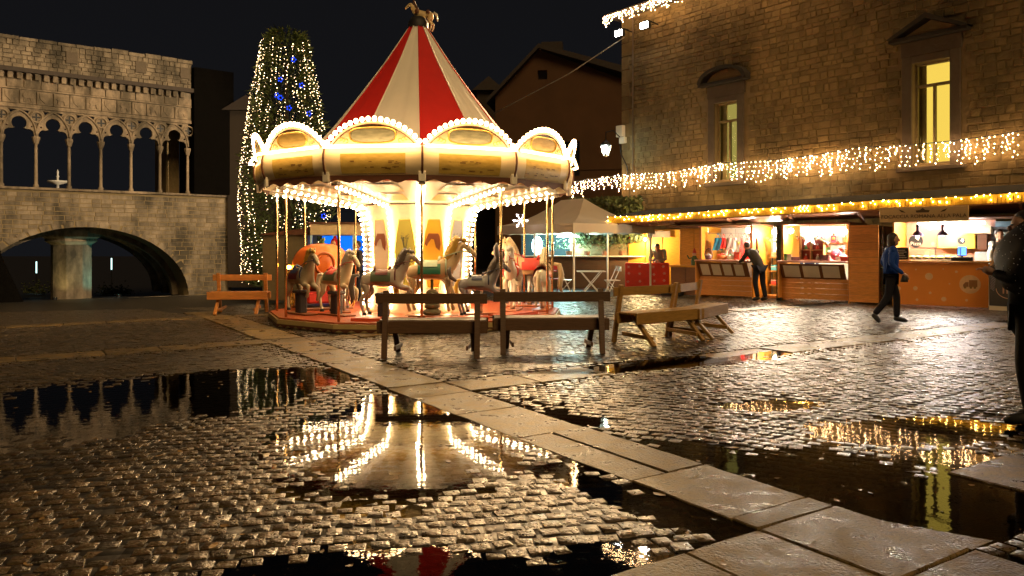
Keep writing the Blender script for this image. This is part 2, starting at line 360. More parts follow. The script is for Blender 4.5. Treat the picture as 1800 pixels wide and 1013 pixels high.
order = np.argsort(np.where(vis, PTS[:,1], 1e6)); hero = order[:300]; is_hero = np.zeros(len(PTS), bool); is_hero[hero] = True
cob_me = []
for i, (tv, tf) in enumerate(TN):
    m_ = bpy.data.meshes.new('cobblestone'); m_.from_pydata(tv.tolist(), [], tf); m_.materials.append(M_COB); smooth(m_); cob_me.append(m_)
for i in hero:
    o = link('cobblestone', cob_me[i % len(cob_me)], GROUND, (PTS[i,0], PTS[i,1], H[i]), 0, (TX[i], TY[i], PTS[i,2])); o.scale = (SX[i], SY[i], 1)
av, af, off = [], [], 0
for k in range(len(TN)+len(TF)):
    near = k < len(TN); tv, tf = (TN[k] if near else TF[k-len(TN)])
    nn = len(TN) if near else len(TF); kk = k if near else k-len(TN)
    sel = np.where(~is_hero & ((PTS[:,1] < 9.0) == near) & (np.arange(len(PTS)) % nn == kk))[0]
    if not len(sel): continue
    v = tv[None]*np.stack([SX[sel], SY[sel], np.ones(len(sel))], 1)[:,None,:]
    z = v[:,:,2] + v[:,:,1]*TX[sel][:,None] - v[:,:,0]*TY[sel][:,None]
    c, s_ = np.cos(PTS[sel,2])[:,None], np.sin(PTS[sel,2])[:,None]
    w = np.stack([v[:,:,0]*c-v[:,:,1]*s_+PTS[sel,0][:,None], v[:,:,0]*s_+v[:,:,1]*c+PTS[sel,1][:,None], z+H[sel][:,None]], 2).reshape(-1,3)
    f = np.array(tf)[None] + (off + np.arange(len(sel))*len(tv))[:,None,None]
    av.append(w); af.append(f.reshape(-1,4)); off += len(w)
me = bpy.data.meshes.new('cobblestones'); me.from_pydata(np.concatenate(av).tolist(), [], np.concatenate(af).tolist()); me.materials.append(M_COB); smooth(me)
kind(link('cobblestones', me, GROUND), 'stuff')

# pale stone slabs
def slab(s0, s1, t0, t1):
    pts = []; g = 0.007
    for (a, b) in (((s0+g,t0+g),(s1-g,t0+g)), ((s1-g,t0+g),(s1-g,t1-g)), ((s1-g,t1-g),(s0+g,t1-g)), ((s0+g,t1-g),(s0+g,t0+g))):
        L = math.hypot(b[0]-a[0], b[1]-a[1]); n = max(2, int(L/0.14))
        for i in range(n):
            q = i/n; pts.append((a[0]+(b[0]-a[0])*q+rng.uniform(-.006,.006), a[1]+(b[1]-a[1])*q+rng.uniform(-.006,.006)))
    cs, ct = (s0+s1)/2, (t0+t1)/2; cx, cy_ = xy(cs, ct)
    zc = h1(cx, cy_) + 0.003 + rng.uniform(-.002,.002); zc = zc if ct < -8 else max(-0.002 if s1-s0 > 0.7 or s0 > 4 else 0.004, min(zc, 0.014+rng.uniform(-.002,.003))); tx, ty = rng.uniform(-.004,.004), rng.uniform(-.004,.004)
    top = []; low = []; bot = []
    for s_, t_ in pts:
        x, y = xy(s_, t_); u, v = x-cx, y-cy_; z = tx*u+ty*v
        top.append((u*0.985, v*0.985, z)); low.append((u, v, z-0.008)); bot.append((u, v, z-0.07))
    n = len(pts); fs = [tuple(range(n))[::1]]
    for a, b in ((0, n), (n, 2*n)): fs += [(a+i, b+i, b+(i+1)%n, a+(i+1)%n) for i in range(n)]
    b = MB(); b.add(top+low+bot, fs); me = b.mesh('paving_slab', M_SLAB)
    bm = bmesh.new(); bm.from_mesh(me); bmesh.ops.recalc_face_normals(bm, faces=bm.faces); bm.to_mesh(me); bm.free()
    link('paving_slab', me, GROUND, (cx, cy_, zc))
def seen(s_, t_, pad=0.5):
    x, y = xy(s_, t_); return y > 2.6 and abs(x) < 0.69*y + pad
for (a, b) in SA:
    t = -19.0
    while t < 1.0:
        L = rng.uniform(0.75, 1.35)
        for c0, c1 in TC:                                  # break at the crossings
            if t < c0 - 0.05 < t + L: L = c0 - t
            elif abs(t-c0) < 0.06: L = c1 - c0
        if seen((a+b)/2, t+L/2):
            if L > 1.0 and rng.random() < 0.3 and t > -8: mid = (a+b)/2+rng.uniform(-.05,.05); slab(a, mid, t, t+L); slab(mid, b, t, t+L)
            else: slab(a, b, t, t+L)
        t += L
for (c0, c1) in TC:
    for s0, s1 in ((-12.0, SA[0][0]), (SA[0][1], 16.0)):
        if s0 < 0 and abs(c0+7.45) < .01: continue
        s_ = s0
        while s_ < s1-0.01:
            L = min(rng.uniform(0.7, 1.3), s1-s_)
            if s1-s_-L < 0.25: L = s1-s_
            if seen(s_+L/2, (c0+c1)/2): slab(s_, s_+L, c0, c1)
            s_ += L
# standing rain water
def m_water():
    m = bpy.data.materials.new('rain water'); m.use_nodes = True; nt = m.node_tree; nt.nodes.clear(); n = nt.nodes; l = nt.links
    ge = n.new('ShaderNodeNewGeometry'); nz = n.new('ShaderNodeTexNoise'); nz.inputs['Scale'].default_value = 9; nz.inputs['Detail'].default_value = 3; l.new(ge.outputs['Position'], nz.inputs['Vector'])
    bp = n.new('ShaderNodeBump'); bp.inputs['Strength'].default_value = 0.014; bp.inputs['Distance'].default_value = 0.05; l.new(nz.outputs['Fac'], bp.inputs['Height'])
    t = n.new('ShaderNodeBsdfTransparent'); t.inputs[0].default_value = (0.50,0.40,0.26,1)
    g = n.new('ShaderNodeBsdfGlossy'); g.inputs['Roughness'].default_value = 0.015; l.new(bp.outputs[0], g.inputs['Normal'])
    f = n.new('ShaderNodeFresnel'); f.inputs[0].default_value = 1.55
    mx = n.new('ShaderNodeMixShader'); o = n.new('ShaderNodeOutputMaterial')
    l.new(f.outputs[0], mx.inputs[0]); l.new(t.outputs[0], mx.inputs[1]); l.new(g.outputs[0], mx.inputs[2]); l.new(mx.outputs[0], o.inputs[0]); return m
MB().add([(-9,2.4,0),(7,2.4,0),(9,11,0),(-9,11,0)], [(0,1,2,3)])
me = MB().add([(-8,2.4,WATER),(7,2.4,WATER),(7,11.2,WATER),(-8,11.2,WATER)], [(0,1,2,3)]).mesh('puddle_water', m_water())
pw = kind(link('puddle_water', me), 'structure'); pw['label'] = 'still rain water standing in the dips of the piazza'

lf = MB()
for _ in range(420):                                         # wet leaves and grit washed onto the paving
    x, y = rng.uniform(-5, 5), rng.uniform(3.2, 9.5)
    if abs(x) > 0.68*y: continue
    z = max(h1(x, y)+0.004, WATER+0.002); a = rng.uniform(0, 6.3); L = rng.uniform(.008, .030)*(1 if rng.random() < .8 else 1.6); w = L*rng.uniform(.4,.7)
    q = Matrix.Translation((x, y, z)) @ Matrix.Rotation(a, 4, 'Z') @ Matrix.Rotation(rng.uniform(-.25,.25), 4, 'X')
    lf.add([(-L,0,0.002),(-L*.3,-w,0),(L*.5,-w*.8,0.001),(L,0,0.004),(L*.5,w*.8,0.001),(-L*.3,w,0)], [(0,1,5),(1,2,4,5),(2,3,4)], q)
lo_ = kind(lf.build('fallen_leaves', mat('wet dead leaf', (0.22,0.13,0.045), 0.35, 0, 0.5, 30, rand=0.5)), 'stuff'); lo_['label'] = 'small wet leaves and grit scattered over puddles and cobbles'
# ------------------------------------------------------------------ masonry
def stone_mb(mb, cx, cz, w, h, rr, proud=0.03):
    p = rr.uniform(0.004, proud); i = min(0.018, h*0.12); j = lambda: rr.uniform(-.012, .012)
    q = [(-w/2+j(), -h/2+j()), (w/2+j(), -h/2+j()), (w/2+j(), h/2+j()), (-w/2+j(), h/2+j())]
    vs = [(cx+a, 0.005, cz+b) for a, b in q] + [(cx+a*(1-2*i/w), -p-rr.uniform(0,.008), cz+b*(1-2*i/h)) for a, b in q]
    mb.add(vs, [(4,5,6,7)]+[(k,(k+1)%4,4+(k+1)%4,4+k) for k in range(4)])
def masonry(parent, x0, x1, z0, z1, ch, cw, m, keep=lambda x,z,w,h: True, heroes=300, seed=1, proud=0.03, gap=0.018, name='stone'):
    rr = random.Random(seed); mw = Matrix.Translation(parent.location) @ parent.rotation_euler.to_matrix().to_4x4()
    L = []; z = z0
    while z < z1-0.05:
        h = min(rr.uniform(*ch), z1-z)
        if z1-z-h < ch[0]*0.5: h = z1-z
        x = x0 - rr.uniform(0, cw[1])
        while x < x1:
            w = rr.uniform(*cw); a, b = max(x, x0), min(x+w, x1)
            if b-a > 0.06 and keep((a+b)/2, z+h/2, b-a, h): L.append(((a+b)/2, z+h/2, b-a-gap, h-gap))
            x += w
        z += h
    def key(q):
        p = mw @ Vector((q[0], 0, q[1])); px = 900+F*p.x/p.y; py = HOR-(p.z-CH)*F/p.y
        return -(q[2]*q[3]/p.y**2) if 0 < px < 1800 and 0 < py < 1013 else 1
    L.sort(key=key); rest = MB()
    for k, q in enumerate(L):
        if k < heroes and key(q) < 0:
            b = MB(); stone_mb(b, 0, 0, q[2], q[3], rr, proud); b.build(name, m, parent, loc=(q[0], 0, q[1]))
        else: stone_mb(rest, q[0], q[1], q[2], q[3], rr, proud)
    if rest.v: kind(rest.build(name+'s', m, parent), 'stuff')
m_tuff = mat('weathered tuff', (0.29,0.205,0.085), 0.85, 0, 0.45, 3.0, 0.9, 22, rand=0.22, stain=0.55, sscale=0.5)
m_mortar = mat('lime mortar', (0.24,0.175,0.085), 0.9, 0, 0.3, 5, 0.5)
m_trim = mat('grey dressed stone', (0.12,0.09,0.06), 0.8, 0, 0.3, 5, 0.4)
m_peper = mat('pale loggia stone', (0.28,0.22,0.15), 0.85, 0, 0.4, 4.0, 0.9, 25, rand=0.25, stain=0.80, sscale=0.6)
m_carve = mat('carved loggia stone', (0.36,0.27,0.18), 0.8, 0, 0.4, 6.0, 0.6, 30, stain=0.72, sscale=0.9)
m_roof = mat('dark roof tiles', (0.035,0.025,0.02), 0.8)

# --- stone building with lit windows, on the right
WC = Vector((4.33, 30.0, 0)); WD = Vector((0.604, -0.797)); WA = math.atan2(WD.y, WD.x)
def wx(px): k = (px-900)/F; return (30*k-4.33)/(0.604+0.797*k)
HB = thing('stone_building', 'tall rough stone building hung with icicle lights, windows lit yellow', 'building', WC, WA)
WIN = [(wx(1257), wx(1297), 3.75, 6.38), (wx(1604), wx(1671), 3.75, 6.5)]
ZT = 10.35
holes = [[(a,z0),(b,z0),(b,z1),(a,z1)] for a,b,z0,z1 in WIN]
holed('wall', [(0,-0.4),(24,-0.4),(24,ZT),(0,ZT)], holes, 0.0, 0.5, m_mortar, HB)
MB().box(0,0.5,0.51,9,-0.4,ZT).build('side_wall', m_mortar, HB)
def keepw(x, z, w, h):
    for a, b, z0, z1 in WIN:
        if a-0.30-w/2 < x < b+0.30+w/2 and z0-0.15-h/2 < z < z1+1.0+h/2: return False
    return x > 0.42
masonry(HB, 0.0, 19.0, 1.8, ZT-0.1, (0.13,0.24), (0.17,0.42), m_tuff, keepw, 300, 11, 0.03, 0.012)
for k in range(20):                                          # quoins up the corner
    MB().box(-0.03, 0.55 if k % 2 else 0.36, -0.045, 0.3, k*0.52+0.006, k*0.52+0.50).build('quoin', m_tuff, HB, bevel=0.012)
MB().box(-0.35, 24, -0.55, 0.6, ZT, ZT+0.14).build('eave', m_trim, HB)
MB().add([(-0.4,-0.6,ZT+0.14),(24,-0.6,ZT+0.14),(24,5,ZT+2.0),(-0.4,5,ZT+2.0)], [(0,1,2,3)]).build('roof', m_roof, HB)
m_wglow = [glow('dim greenish room', (0.9,0.70,0.16), 0.14, False), glow('bright yellow room', (1.0,0.66,0.10), 0.36, True)]
m_wframe = mat('window frame paint', (0.30,0.24,0.12), 0.5)
m_wall_in = mat('yellow room wall', (0.75,0.6,0.2), 0.8)
for i, (a, b, z0, z1) in enumerate(WIN):
    w = MB(); t = 0.06
    w.box(a-0.001,a+t,0.18,0.26,z0,z1).box(b-t,b+0.001,0.18,0.26,z0,z1).box(a+t,b-t,0.18,0.26,z1-t,z1).box(a+t,b-t,0.18,0.26,z1-0.66,z1-0.58).box((a+b)/2-0.035,(a+b)/2+0.035,0.18,0.26,z0,z1-0.66)
    wo = w.build('window', m_wframe, HB); wo['label'] = 'bright yellow lit window' if i else 'dim greenish lit window'
    for p, q, r, s_ in ((a+t,(a+b)/2-0.035,z0,z1-0.66), ((a+b)/2+0.035,b-t,z0,z1-0.66), (a+t,b-t,z1-0.58,z1-t)):
        MB().add([(p,0.22,r),(q,0.22,r),(q,0.22,s_),(p,0.22,s_)], [(0,1,2,3)]).build('pane', glass('window glass'), wo)
    MB().add([(a-0.9,0.9,z0-0.4),(b+2.2,0.9,z0-0.4),(b+2.2,0.9,z1+1.2),(a-0.9,0.9,z1+1.2)], [(0,1,2,3)]).build('lit_room', m_wglow[i], wo)
    for sg in (0, 1):
        cu = MB(); vs = []; x0_ = a-0.05 if sg == 0 else b-0.20; w_ = 0.25
        for j in range(13):
            x = x0_+w_*j/12; y = 0.42+0.03*math.sin(j*1.9)
            vs += [(x,y,z0),(x,y,z1)]
        cu.add(vs, [(2*j,2*j+2,2*j+3,2*j+1) for j in range(12)]); cu.build('curtain', mat('thin curtain',(0.75,0.62,0.30),0.9), wo, True)
    fr = MB(); fr.box(a-0.26,a-0.002,-0.07,0.2,z0-0.1,z1+0.2).box(b+0.002,b+0.26,-0.07,0.2,z0-0.1,z1+0.2).box(a-0.002,b+0.002,-0.068,0.2,z1+0.002,z1+0.2).box(a-0.3,b+0.3,-0.06,0.1,z1+0.203,z1+0.60)
    fr.build('window_surround', m_trim, HB, bevel=0.01)
    MB().box(a-0.40,b+0.40,-0.14,0.1,z0-0.22,z0-0.105).build('sill', m_trim, HB, bevel=0.01)
    zc = z1+0.61; c = (a+b)/2; hw = (b-a)/2+0.52
    pd = MB(); pd.box(c-hw,c+hw,-0.30,0.05,zc,zc+0.10)
    if i == 0:
        arc = [(hw*math.cos(PI*k/14), 0.10+0.50*math.sin(PI*k/14)) for k in range(15)]
        for k in range(14):
            (x1_,z1_),(x2_,z2_) = arc[k], arc[k+1]
            pd.prism([(c+x1_,zc+z1_),(c+x1_*0.88,zc+z1_-0.085),(c+x2_*0.88,zc+z2_-0.085),(c+x2_,zc+z2_)], -0.34, 0.05)
    else:
        for sg in (-1, 1): pd.prism([(c+sg*hw*1.04,zc+0.10),(c+sg*(hw*0.86),zc+0.10),(c,zc+0.50),(c,zc+0.64)], -0.36, 0.05)
    pd.build('pediment', mat('sooty pediment stone', (0.035,0.028,0.02), 0.85, 0, 0.3), HB)
MB().tube([(0.62,-0.09,ZT),(0.62,-0.09,4.1)], 0.028, 6).build('drainpipe', m_trim, HB)
# floodlights under the eave
hb_m = Matrix.Translation(WC) @ Matrix.Rotation(WA, 4, 'Z')
LOGT = Vector((-20.0, 40.0, 6.0))
for i, (lx, ly, pw_, tgt, sz) in enumerate(((0.55,-0.75,13000,LOGT,46), (1.85,-0.75,11000,Vector((-1.7,15.8,5.0)),38))):
    fl = thing('floodlight', ['white floodlight on its arm at the very corner under the eave', 'white floodlight further along the eave from the corner'][i], 'floodlight', hb_m @ Vector((lx, ly, 9.55)), WA, 'floodlights under the eave')
    MB().tube([(0,0.72,0.15),(0,0.2,0.22),(0,0,0.16)], 0.025, 6).build('arm', m_iron, fl)
    MB().box(-0.20,0.20,-0.02,0.12,-0.13,0.13).build('housing', m_iron, fl, bevel=0.02)
    MB().box(-0.17,0.17,-0.05,-0.023,-0.10,0.10).build('lamp_face', glow('flood face', (1,0.97,0.88), 40), fl)
    ld = bpy.data.lights.new('flood_beam', 'SPOT'); ld.energy = pw_; ld.color = (1.0,0.76,0.47) if i == 0 else (1.0,0.64,0.30); ld.spot_size = R(sz); ld.spot_blend = 0.6; ld.shadow_soft_size = 0.15
    lo = bpy.data.objects.new('flood_beam', ld); COL.objects.link(lo); lo.parent = fl
    p = Vector((0, -0.10, 0)); wp = hb_m @ Vector((lx, ly-0.1, 9.55)); d = (tgt-wp).normalized()
    lo.location = p; lo.rotation_euler = (Matrix.Rotation(-WA, 3, 'Z') @ d.to_track_quat('-Z', 'Y').to_matrix()).to_euler()
# small box and lantern at the corner
bx_ = thing('wall_box', 'pale electrical box on the corner of the stone building', 'box', hb_m @ Vector((0.0,-0.16,5.55)), WA)
MB().box(-0.16,0.20,-0.08,0.11,0.18,0.62).build('case', m_creamw, bx_, bevel=0.02); MB().box(-0.02,0.28,-0.05,0.11,-0.08,0.16).build('junction', m_creamw, bx_, bevel=0.02)
MB().tube([(0,0,-0.1),(0.05,0.02,-0.5),(0.35,0.03,-1.0),(0.45,0.03,-1.6)], 0.018, 6).build('cable', m_iron, bx_)
lp = at(1065, 262, 28.6)
ln = thing('street_lantern', 'glowing white street lantern on a bracket left of the stone building', 'lantern', lp, 0)
MB().lathe([(0.10,-0.24),(0.19,0.12)], 6).build('glass_shade', glass('lantern glass', (0.9,1,0.95)), ln)
cg = MB()
for k in range(6):
    a = 2*PI*k/6; cg.tube([(0.10*math.cos(a),0.10*math.sin(a),-0.25),(0.195*math.cos(a),0.195*math.sin(a),0.13)], 0.012, 4)
cg.lathe([(0.0,-0.30),(0.10,-0.25),(0.0,-0.24)], 6); cg.build('cage', m_creamw, ln)
MB().lathe([(0.21,0.13),(0.14,0.24),(0.05,0.30),(0.0,0.36)], 6).build('cap', m_iron, ln)
MB().ell((0,0,0.02),0.075,0.075,0.12).build('lamp', glow('lantern lamp', (0.85,1.0,0.92), 60), ln, True)
MB().tube([(0,0,0.34),(0.0,0,0.62),(0.3,0.2,0.72),(0.62,0.75,0.55)], 0.022, 6).build('bracket', m_iron, ln)
MB().tube([at(1097,66,29.2), at(1000,130,31), at(890,188,35), at(868,200,37)], 0.022, 5).build('overhead_cable', mat('pale cable', (0.5,0.45,0.35), 0.6), None)
tag(bpy.data.objects['overhead_cable'], 'thin pale cable running down from the floodlights into the dark', 'cable')

# --- dark gabled house behind
m_gab = mat('ochre plaster', (0.085,0.038,0.013), 0.9, 0, 0.4, 0.6, 0.3)
gp = at(945, 500, 44); gh = thing('gabled_house', 'dark ochre gabled house behind the carousel roof', 'house', (gp.x, 44, -0.5), R(-8))
zl = lambda py: CH-(py-HOR)/F*44+0.5
hw = 2.6
holed('wall', [(-2.45,0),(5.4,0),(5.4,zl(150)),(0.1,zl(88)),(-2.45,zl(166))], [[(0.0,zl(140)),(0.55,zl(140)),(0.55,zl(124)),(0.0,zl(124))], [(1.3,zl(310)),(2.4,zl(310)),(2.4,zl(250)),(1.3,zl(250))]], 0, 0.5, m_gab, gh)
MB().box(-0.1,0.65,0.45,0.5,zl(140)-0.1,zl(124)+0.1).box(1.2,2.5,0.45,0.52,zl(310)-0.1,zl(250)+0.1).build('window', m_black, gh)
rf = MB(); rf.prism([(0.1,zl(88)),(0.1,zl(88)+0.25),(5.8,zl(140)+0.25),(5.8,zl(145))], -0.5, 6); rf.prism([(0.1,zl(88)),(-2.9,zl(182)),(-2.9,zl(182)+0.25),(0.1,zl(88)+0.25)], -0.5, 6)
ro = rf.build('roof', m_roof, gh); MB().box(0.05,1.3,1.5,2.3,zl(88)-0.3,zl(62)).build('chimney', m_roof, ro)
MB().box(-3.3,5.6,-0.05,0.0,zl(300),zl(294)).build('string_course', m_gab, gh)
# low dark house left of it, behind the tent of the carousel, and block at the far left
for nm, lb, px0, px1, pt, Y in (('dark_house','low unlit house behind the carousel and the lit tree',400,470,195,46), ('dark_house','unlit house wall between the carousel roof and the gabled house',838,880,160,50)):
    a, b = at(px0,500,Y), at(px1,500,Y); zt = CH-(pt-HOR)/F*Y
    t = thing(nm, lb, 'house', ((a.x+b.x)/2, Y, -1)); w = (b.x-a.x)/2
    MB().box(-w,w,0,6,0,zt+1).build('wall', mat('unlit brown plaster',(0.03,0.02,0.012),0.9), t); MB().prism([(-w-0.3,zt+1.003),(w+0.3,zt+1.003),(0,zt+1.9)], -0.3, 6.3).build('roof', m_roof, t)

# --- ivy-covered low wall between tent and stone building
iv0, iv1 = at(1003,500,27.5), at(1130,500,26.6)
iw = thing('garden_wall', 'low wall overgrown with ivy behind the market tent', 'wall', (iv0.x, iv0.y, 0), math.atan2(iv1.y-iv0.y, iv1.x-iv0.x))
Lw = (iv1-iv0).length; MB().box(0,Lw,0,0.4,0,3.05).build('wall', m_mortar, iw)
m_ivy = mat('ivy leaves', (0.06,0.075,0.018), 0.55, 0, 0.4, 20, rand=0.4)
lv = MB()
for _ in range(2600):
    x, z = rng.uniform(0,Lw), rng.uniform(1.6,3.2); y = -abs(rng.gauss(0,0.10))-0.02; s_ = rng.uniform(.04,.09); q = Matrix.Translation((x,y,z)) @ Matrix.Rotation(rng.uniform(0,6.3),4,'Y') @ Matrix.Rotation(rng.uniform(-.9,.9),4,'X')
    lv.add([(-s_,0,0),(0,0.01,-s_*0.7),(s_,0,0),(0,0.01,s_)], [(0,1,2,3)], q)
kind(lv.build('ivy', m_ivy, iw), 'stuff')

# ------------------------------------------------------------------ papal loggia, on the left
LC = Vector((-26.0, 39.0, 0)); LA = math.atan2(0.634, 0.774); BAY = 1.52; W0 = 0.06
LG = thing('gothic_loggia', 'floodlit stone loggia of interlaced gothic arches above a wide vault', 'loggia', LC, LA)
ZP = 4.40
def arch_hole(c, half, zb, rise, n=24, cut=None):
    return [(c+half*math.cos(PI*k/n), zb+rise*math.sin(PI*k/n)) for k in range(n+1)]
ah = arch_hole(3.9, 5.3, -1.45, 3.95)
holed('wall', [(-2.6,-2.2),(11.7,-2.2),(11.7,ZP),(-2.6,ZP)], [ah], 0.0, 0.9, m_mortar, LG)
def keep_l(x, z, w, h):
    return ((x-3.9)/5.5)**2 + ((z+1.45)/4.15)**2 > 1.0 or z < -1.45
masonry(LG, -2.5, 11.65, -1.6, ZP-0.12, (0.20,0.30), (0.35,0.75), m_peper, keep_l, 230, 21, 0.03)
n = 30
for k in range(n):                                          # voussoirs
    a0, a1 = PI*k/n+0.012, PI*(k+1)/n-0.012; q = lambda a, r: (3.9+(5.3+r)*math.cos(a), -1.45+(3.95+r)*math.sin(a))
    MB().prism([q(a0,0.0),q(a0,0.30),q(a1,0.30),q(a1,0.0)], -0.05, 0.4).build('voussoir', m_peper, LG)
MB().box(-2.6,11.7,-0.16,0.5,ZP,ZP+0.13).build('parapet_ledge', m_carve, LG, bevel=0.02)
for d_, r_ in ((2.4,0.0),(4.4,0.0),(6.4,0.0)):              # ribs of the barrel vault behind
    rb = MB()
    for k in range(n):
        a0, a1 = PI*k/n, PI*(k+1)/n; q = lambda a, r: (3.9+(5.3+r)*math.cos(a), -1.45+(3.95+r)*math.sin(a))
        rb.prism([q(a0,-0.28),q(a0,0.1),q(a1,0.1),q(a1,-0.28)], d_-0.25, d_+0.25)
    rb.build('vault_rib', m_peper, LG)
vt = MB(); vt.add([(3.9+5.32*math.cos(PI*k/n), y, -1.45+3.97*math.sin(PI*k/n)) for y in (0.9,8.0) for k in range(n+1)], [(k,k+1,n+2+k,n+1+k) for k in range(n)]); vt.build('vault', m_mortar, LG)
MB().box(-2.6,11.7,0.6,5.2,ZP-0.3,ZP-0.02).build('loggia_floor', m_trim, LG)
pc = MB(); mxp = Matrix.Translation((3.75,3.4,0)); pc.lathe([(1.05,-2.2),(1.05,1.55)], 8, R(22.5), R(382.5), mxp)
po = pc.build('octagonal_pillar', m_peper, LG); MB().lathe([(1.05,1.553),(1.35,1.75),(1.35,1.9),(1.5,2.0),(1.5,2.35),(0,2.35)], 8, R(22.5), R(382.5), mxp).build('capital', m_carve, po)
# arcade
NB = 7; XA = W0 - BAY
for k in range(NB+1):
    x = XA + k*BAY
    c = MB(); c.lathe([(0.13,ZP+0.133),(0.13,ZP+0.25),(0.085,ZP+0.32),(0.075,ZP+2.35)], 10, 0, 2*PI, Matrix.Translation((x-0.0,0.10,0))); co = c.build('column', m_carve, LG, True)
    c = MB(); c.lathe([(0.08,ZP+2.353),(0.11,ZP+2.42),(0.19,ZP+2.68),(0.19,ZP+2.78)], 8, 0, 2*PI, Matrix.Translation((x,0.10,0))); c.build('capital', m_carve, co)
ZS, ZTr = ZP+2.78, ZP+4.20                                   # springing and top of the tracery
def lobed(c):
    h = BAY/2-0.10; pts = [(c-h, ZS-0.001), (c+h, ZS-0.001)]
    # trefoil head: side cusps then round top lobe
    pts += [(c+h, ZS+0.10), (c+h*0.93, ZS+0.26), (c+h*0.74, ZS+0.36), (c+h*0.46, ZS+0.36), (c+h*0.30, ZS+0.42)]
    r = 0.335; zc = ZS+0.66
    pts += [(c+r*math.cos(a), zc+r*math.sin(a)) for a in [R(v) for v in range(-42, 223, 12)]]
    pts += [(c-h*0.30, ZS+0.42), (c-h*0.46, ZS+0.36), (c-h*0.74, ZS+0.36), (c-h*0.93, ZS+0.26), (c-h, ZS+0.10)]
    return pts
def quatre(c, z, r):
    return [(c+r*(0.62+0.38*math.cos(4*a))*math.cos(a), z+r*(0.62+0.38*math.cos(4*a))*math.sin(a)) for a in [2*PI*k/32 for k in range(32)]]
for k in range(NB):
    x0, x1 = XA+k*BAY, XA+(k+1)*BAY; c = (x0+x1)/2; hl = []
    lo_ = lobed(c)
    out = [(x0+0.002,ZS),(lo_[0][0],ZS)] + lo_[:1:-1] + [(lo_[1][0],ZS),(x1-0.002,ZS),(x1-0.002,ZTr),(x0+0.002,ZTr)]
    tri = lambda s: [(c+s*0.16, ZTr-0.10), (c+s*0.44, ZTr-0.10), (c+s*0.385, ZTr-0.26)]
    tri2 = lambda s: [(c+s*(BAY/2-0.04), ZS+0.42), (c+s*(BAY/2-0.04), ZS+0.66), (c+s*(BAY/2-0.16), ZS+0.62)]
    tr = lambda s: [(c+s*(0.55+0.045*math.cos(a)), ZS+0.50+0.045*math.sin(a)) for a in [2*PI*j/8 for j in range(8)]]
    holed('tracery', out, [tri(-1), tri(1), tri2(-1), tri2(1), tr(-1), tr(1)], 0.0, 0.22, m_carve, LG)
    rg = MB()                                                # moulded arch bands, interlacing
    for s in (-1, 1):
        pts = [(c - s*BAY/2 + s*1.36*BAY*0.5*(1-math.cos(a)), -0.03, ZS+0.05+1.30*math.sin(a)) for a in [R(v) for v in range(0, 100, 9)]]
        pts = [p for p in pts if p[2] < ZTr-0.03 and abs(p[0]-c) < BAY*0.52]
        rg.tube(pts, 0.05, 6)
    rg.build('arch_moulding', m_carve, LG, True)
for k in range(NB+1):
    x = XA+k*BAY; z = ZS+1.0
    rg = MB(); ri = [(x+0.27*math.cos(2*PI*j/18), -0.035, z+0.27*math.sin(2*PI*j/18)) for j in range(19)]; rg.tube(ri, 0.055, 6, False)
    ro_ = rg.build('roundel', m_carve, LG, True)
    MB().prism(quatre(x, z, 0.20), -0.012, 0.0).build('quatrefoil', m_black, ro_)
# frieze bands
z = ZTr+0.003
MB().box(-2.6,9.35,-0.08,0.3,z,z+0.20).build('string_course', m_carve, LG, bevel=0.02)
z += 0.203; pwid = 0.76
MB().box(-2.6,9.35,0.02,0.32,z,12.1).build('frieze_wall', m_peper, LG)
for k in range(15):
    x = -2.2+k*pwid; P = MB(); P.box(x,x+pwid-0.04,-0.06,0.02,z+0.02,z+0.70)
    po = P.build('frieze_panel', m_carve, LG, bevel=0.01)
    q = MB()
    if k % 2: q.prism([(x+0.12,z+0.62),(x+0.60,z+0.62),(x+0.58,z+0.34),(x+0.36,z+0.10),(x+0.14,z+0.34)], -0.10, -0.061)          # shield
    else:                                                                                                                     # striding beast
        q.prism([(x+0.12,z+0.42),(x+0.20,z+0.58),(x+0.32,z+0.50),(x+0.52,z+0.48),(x+0.62,z+0.60),(x+0.58,z+0.36),(x+0.60,z+0.14),(x+0.50,z+0.12),(x+0.46,z+0.32),(x+0.30,z+0.30),(x+0.26,z+0.12),(x+0.16,z+0.14),(x+0.20,z+0.34)], -0.11, -0.061)
    q.build('relief', m_carve, po)
z += 0.74; MB().box(-2.6,9.35,-0.09,0.02,z,z+0.09).build('string_course', m_carve, LG)
z += 0.093
for k in range(15):
    x = -2.0+k*pwid; MB().box(x,x+pwid-0.05,-0.05,0.019,z+0.01,z+0.40).build('frieze_block', m_carve, LG, bevel=0.012)
z += 0.42
for k in range(30):
    x = -2.5+k*0.40
    if x < 9.1: MB().box(x,x+0.22,-0.20,0.018,z,z+0.34).build('corbel', m_carve, LG, bevel=0.02)
z += 0.343; MB().box(-2.6,9.4,-0.36,0.3,z,z+0.22).build('cornice', mat('dark cornice stone', (0.06,0.045,0.035), 0.85), LG)
masonry(LG, -2.6, 9.35, z+0.23, 12.1, (0.18,0.30), (0.22,0.48), m_peper, lambda x,z_,w,h: True, 70, 33, 0.06)
for k in range(14):
    x = -2.6+k*0.86; MB().box(x,x+0.82,-0.06,0.4,12.103,12.103+rng.uniform(.12,.24)).build('coping_stone', m_peper, LG)
for x in (3.2, 6.6, 9.0): MB().box(x-0.28,x+0.28,-0.09,0.02,11.2,11.85).build('stone_plaque', m_trim, LG, bevel=0.02)
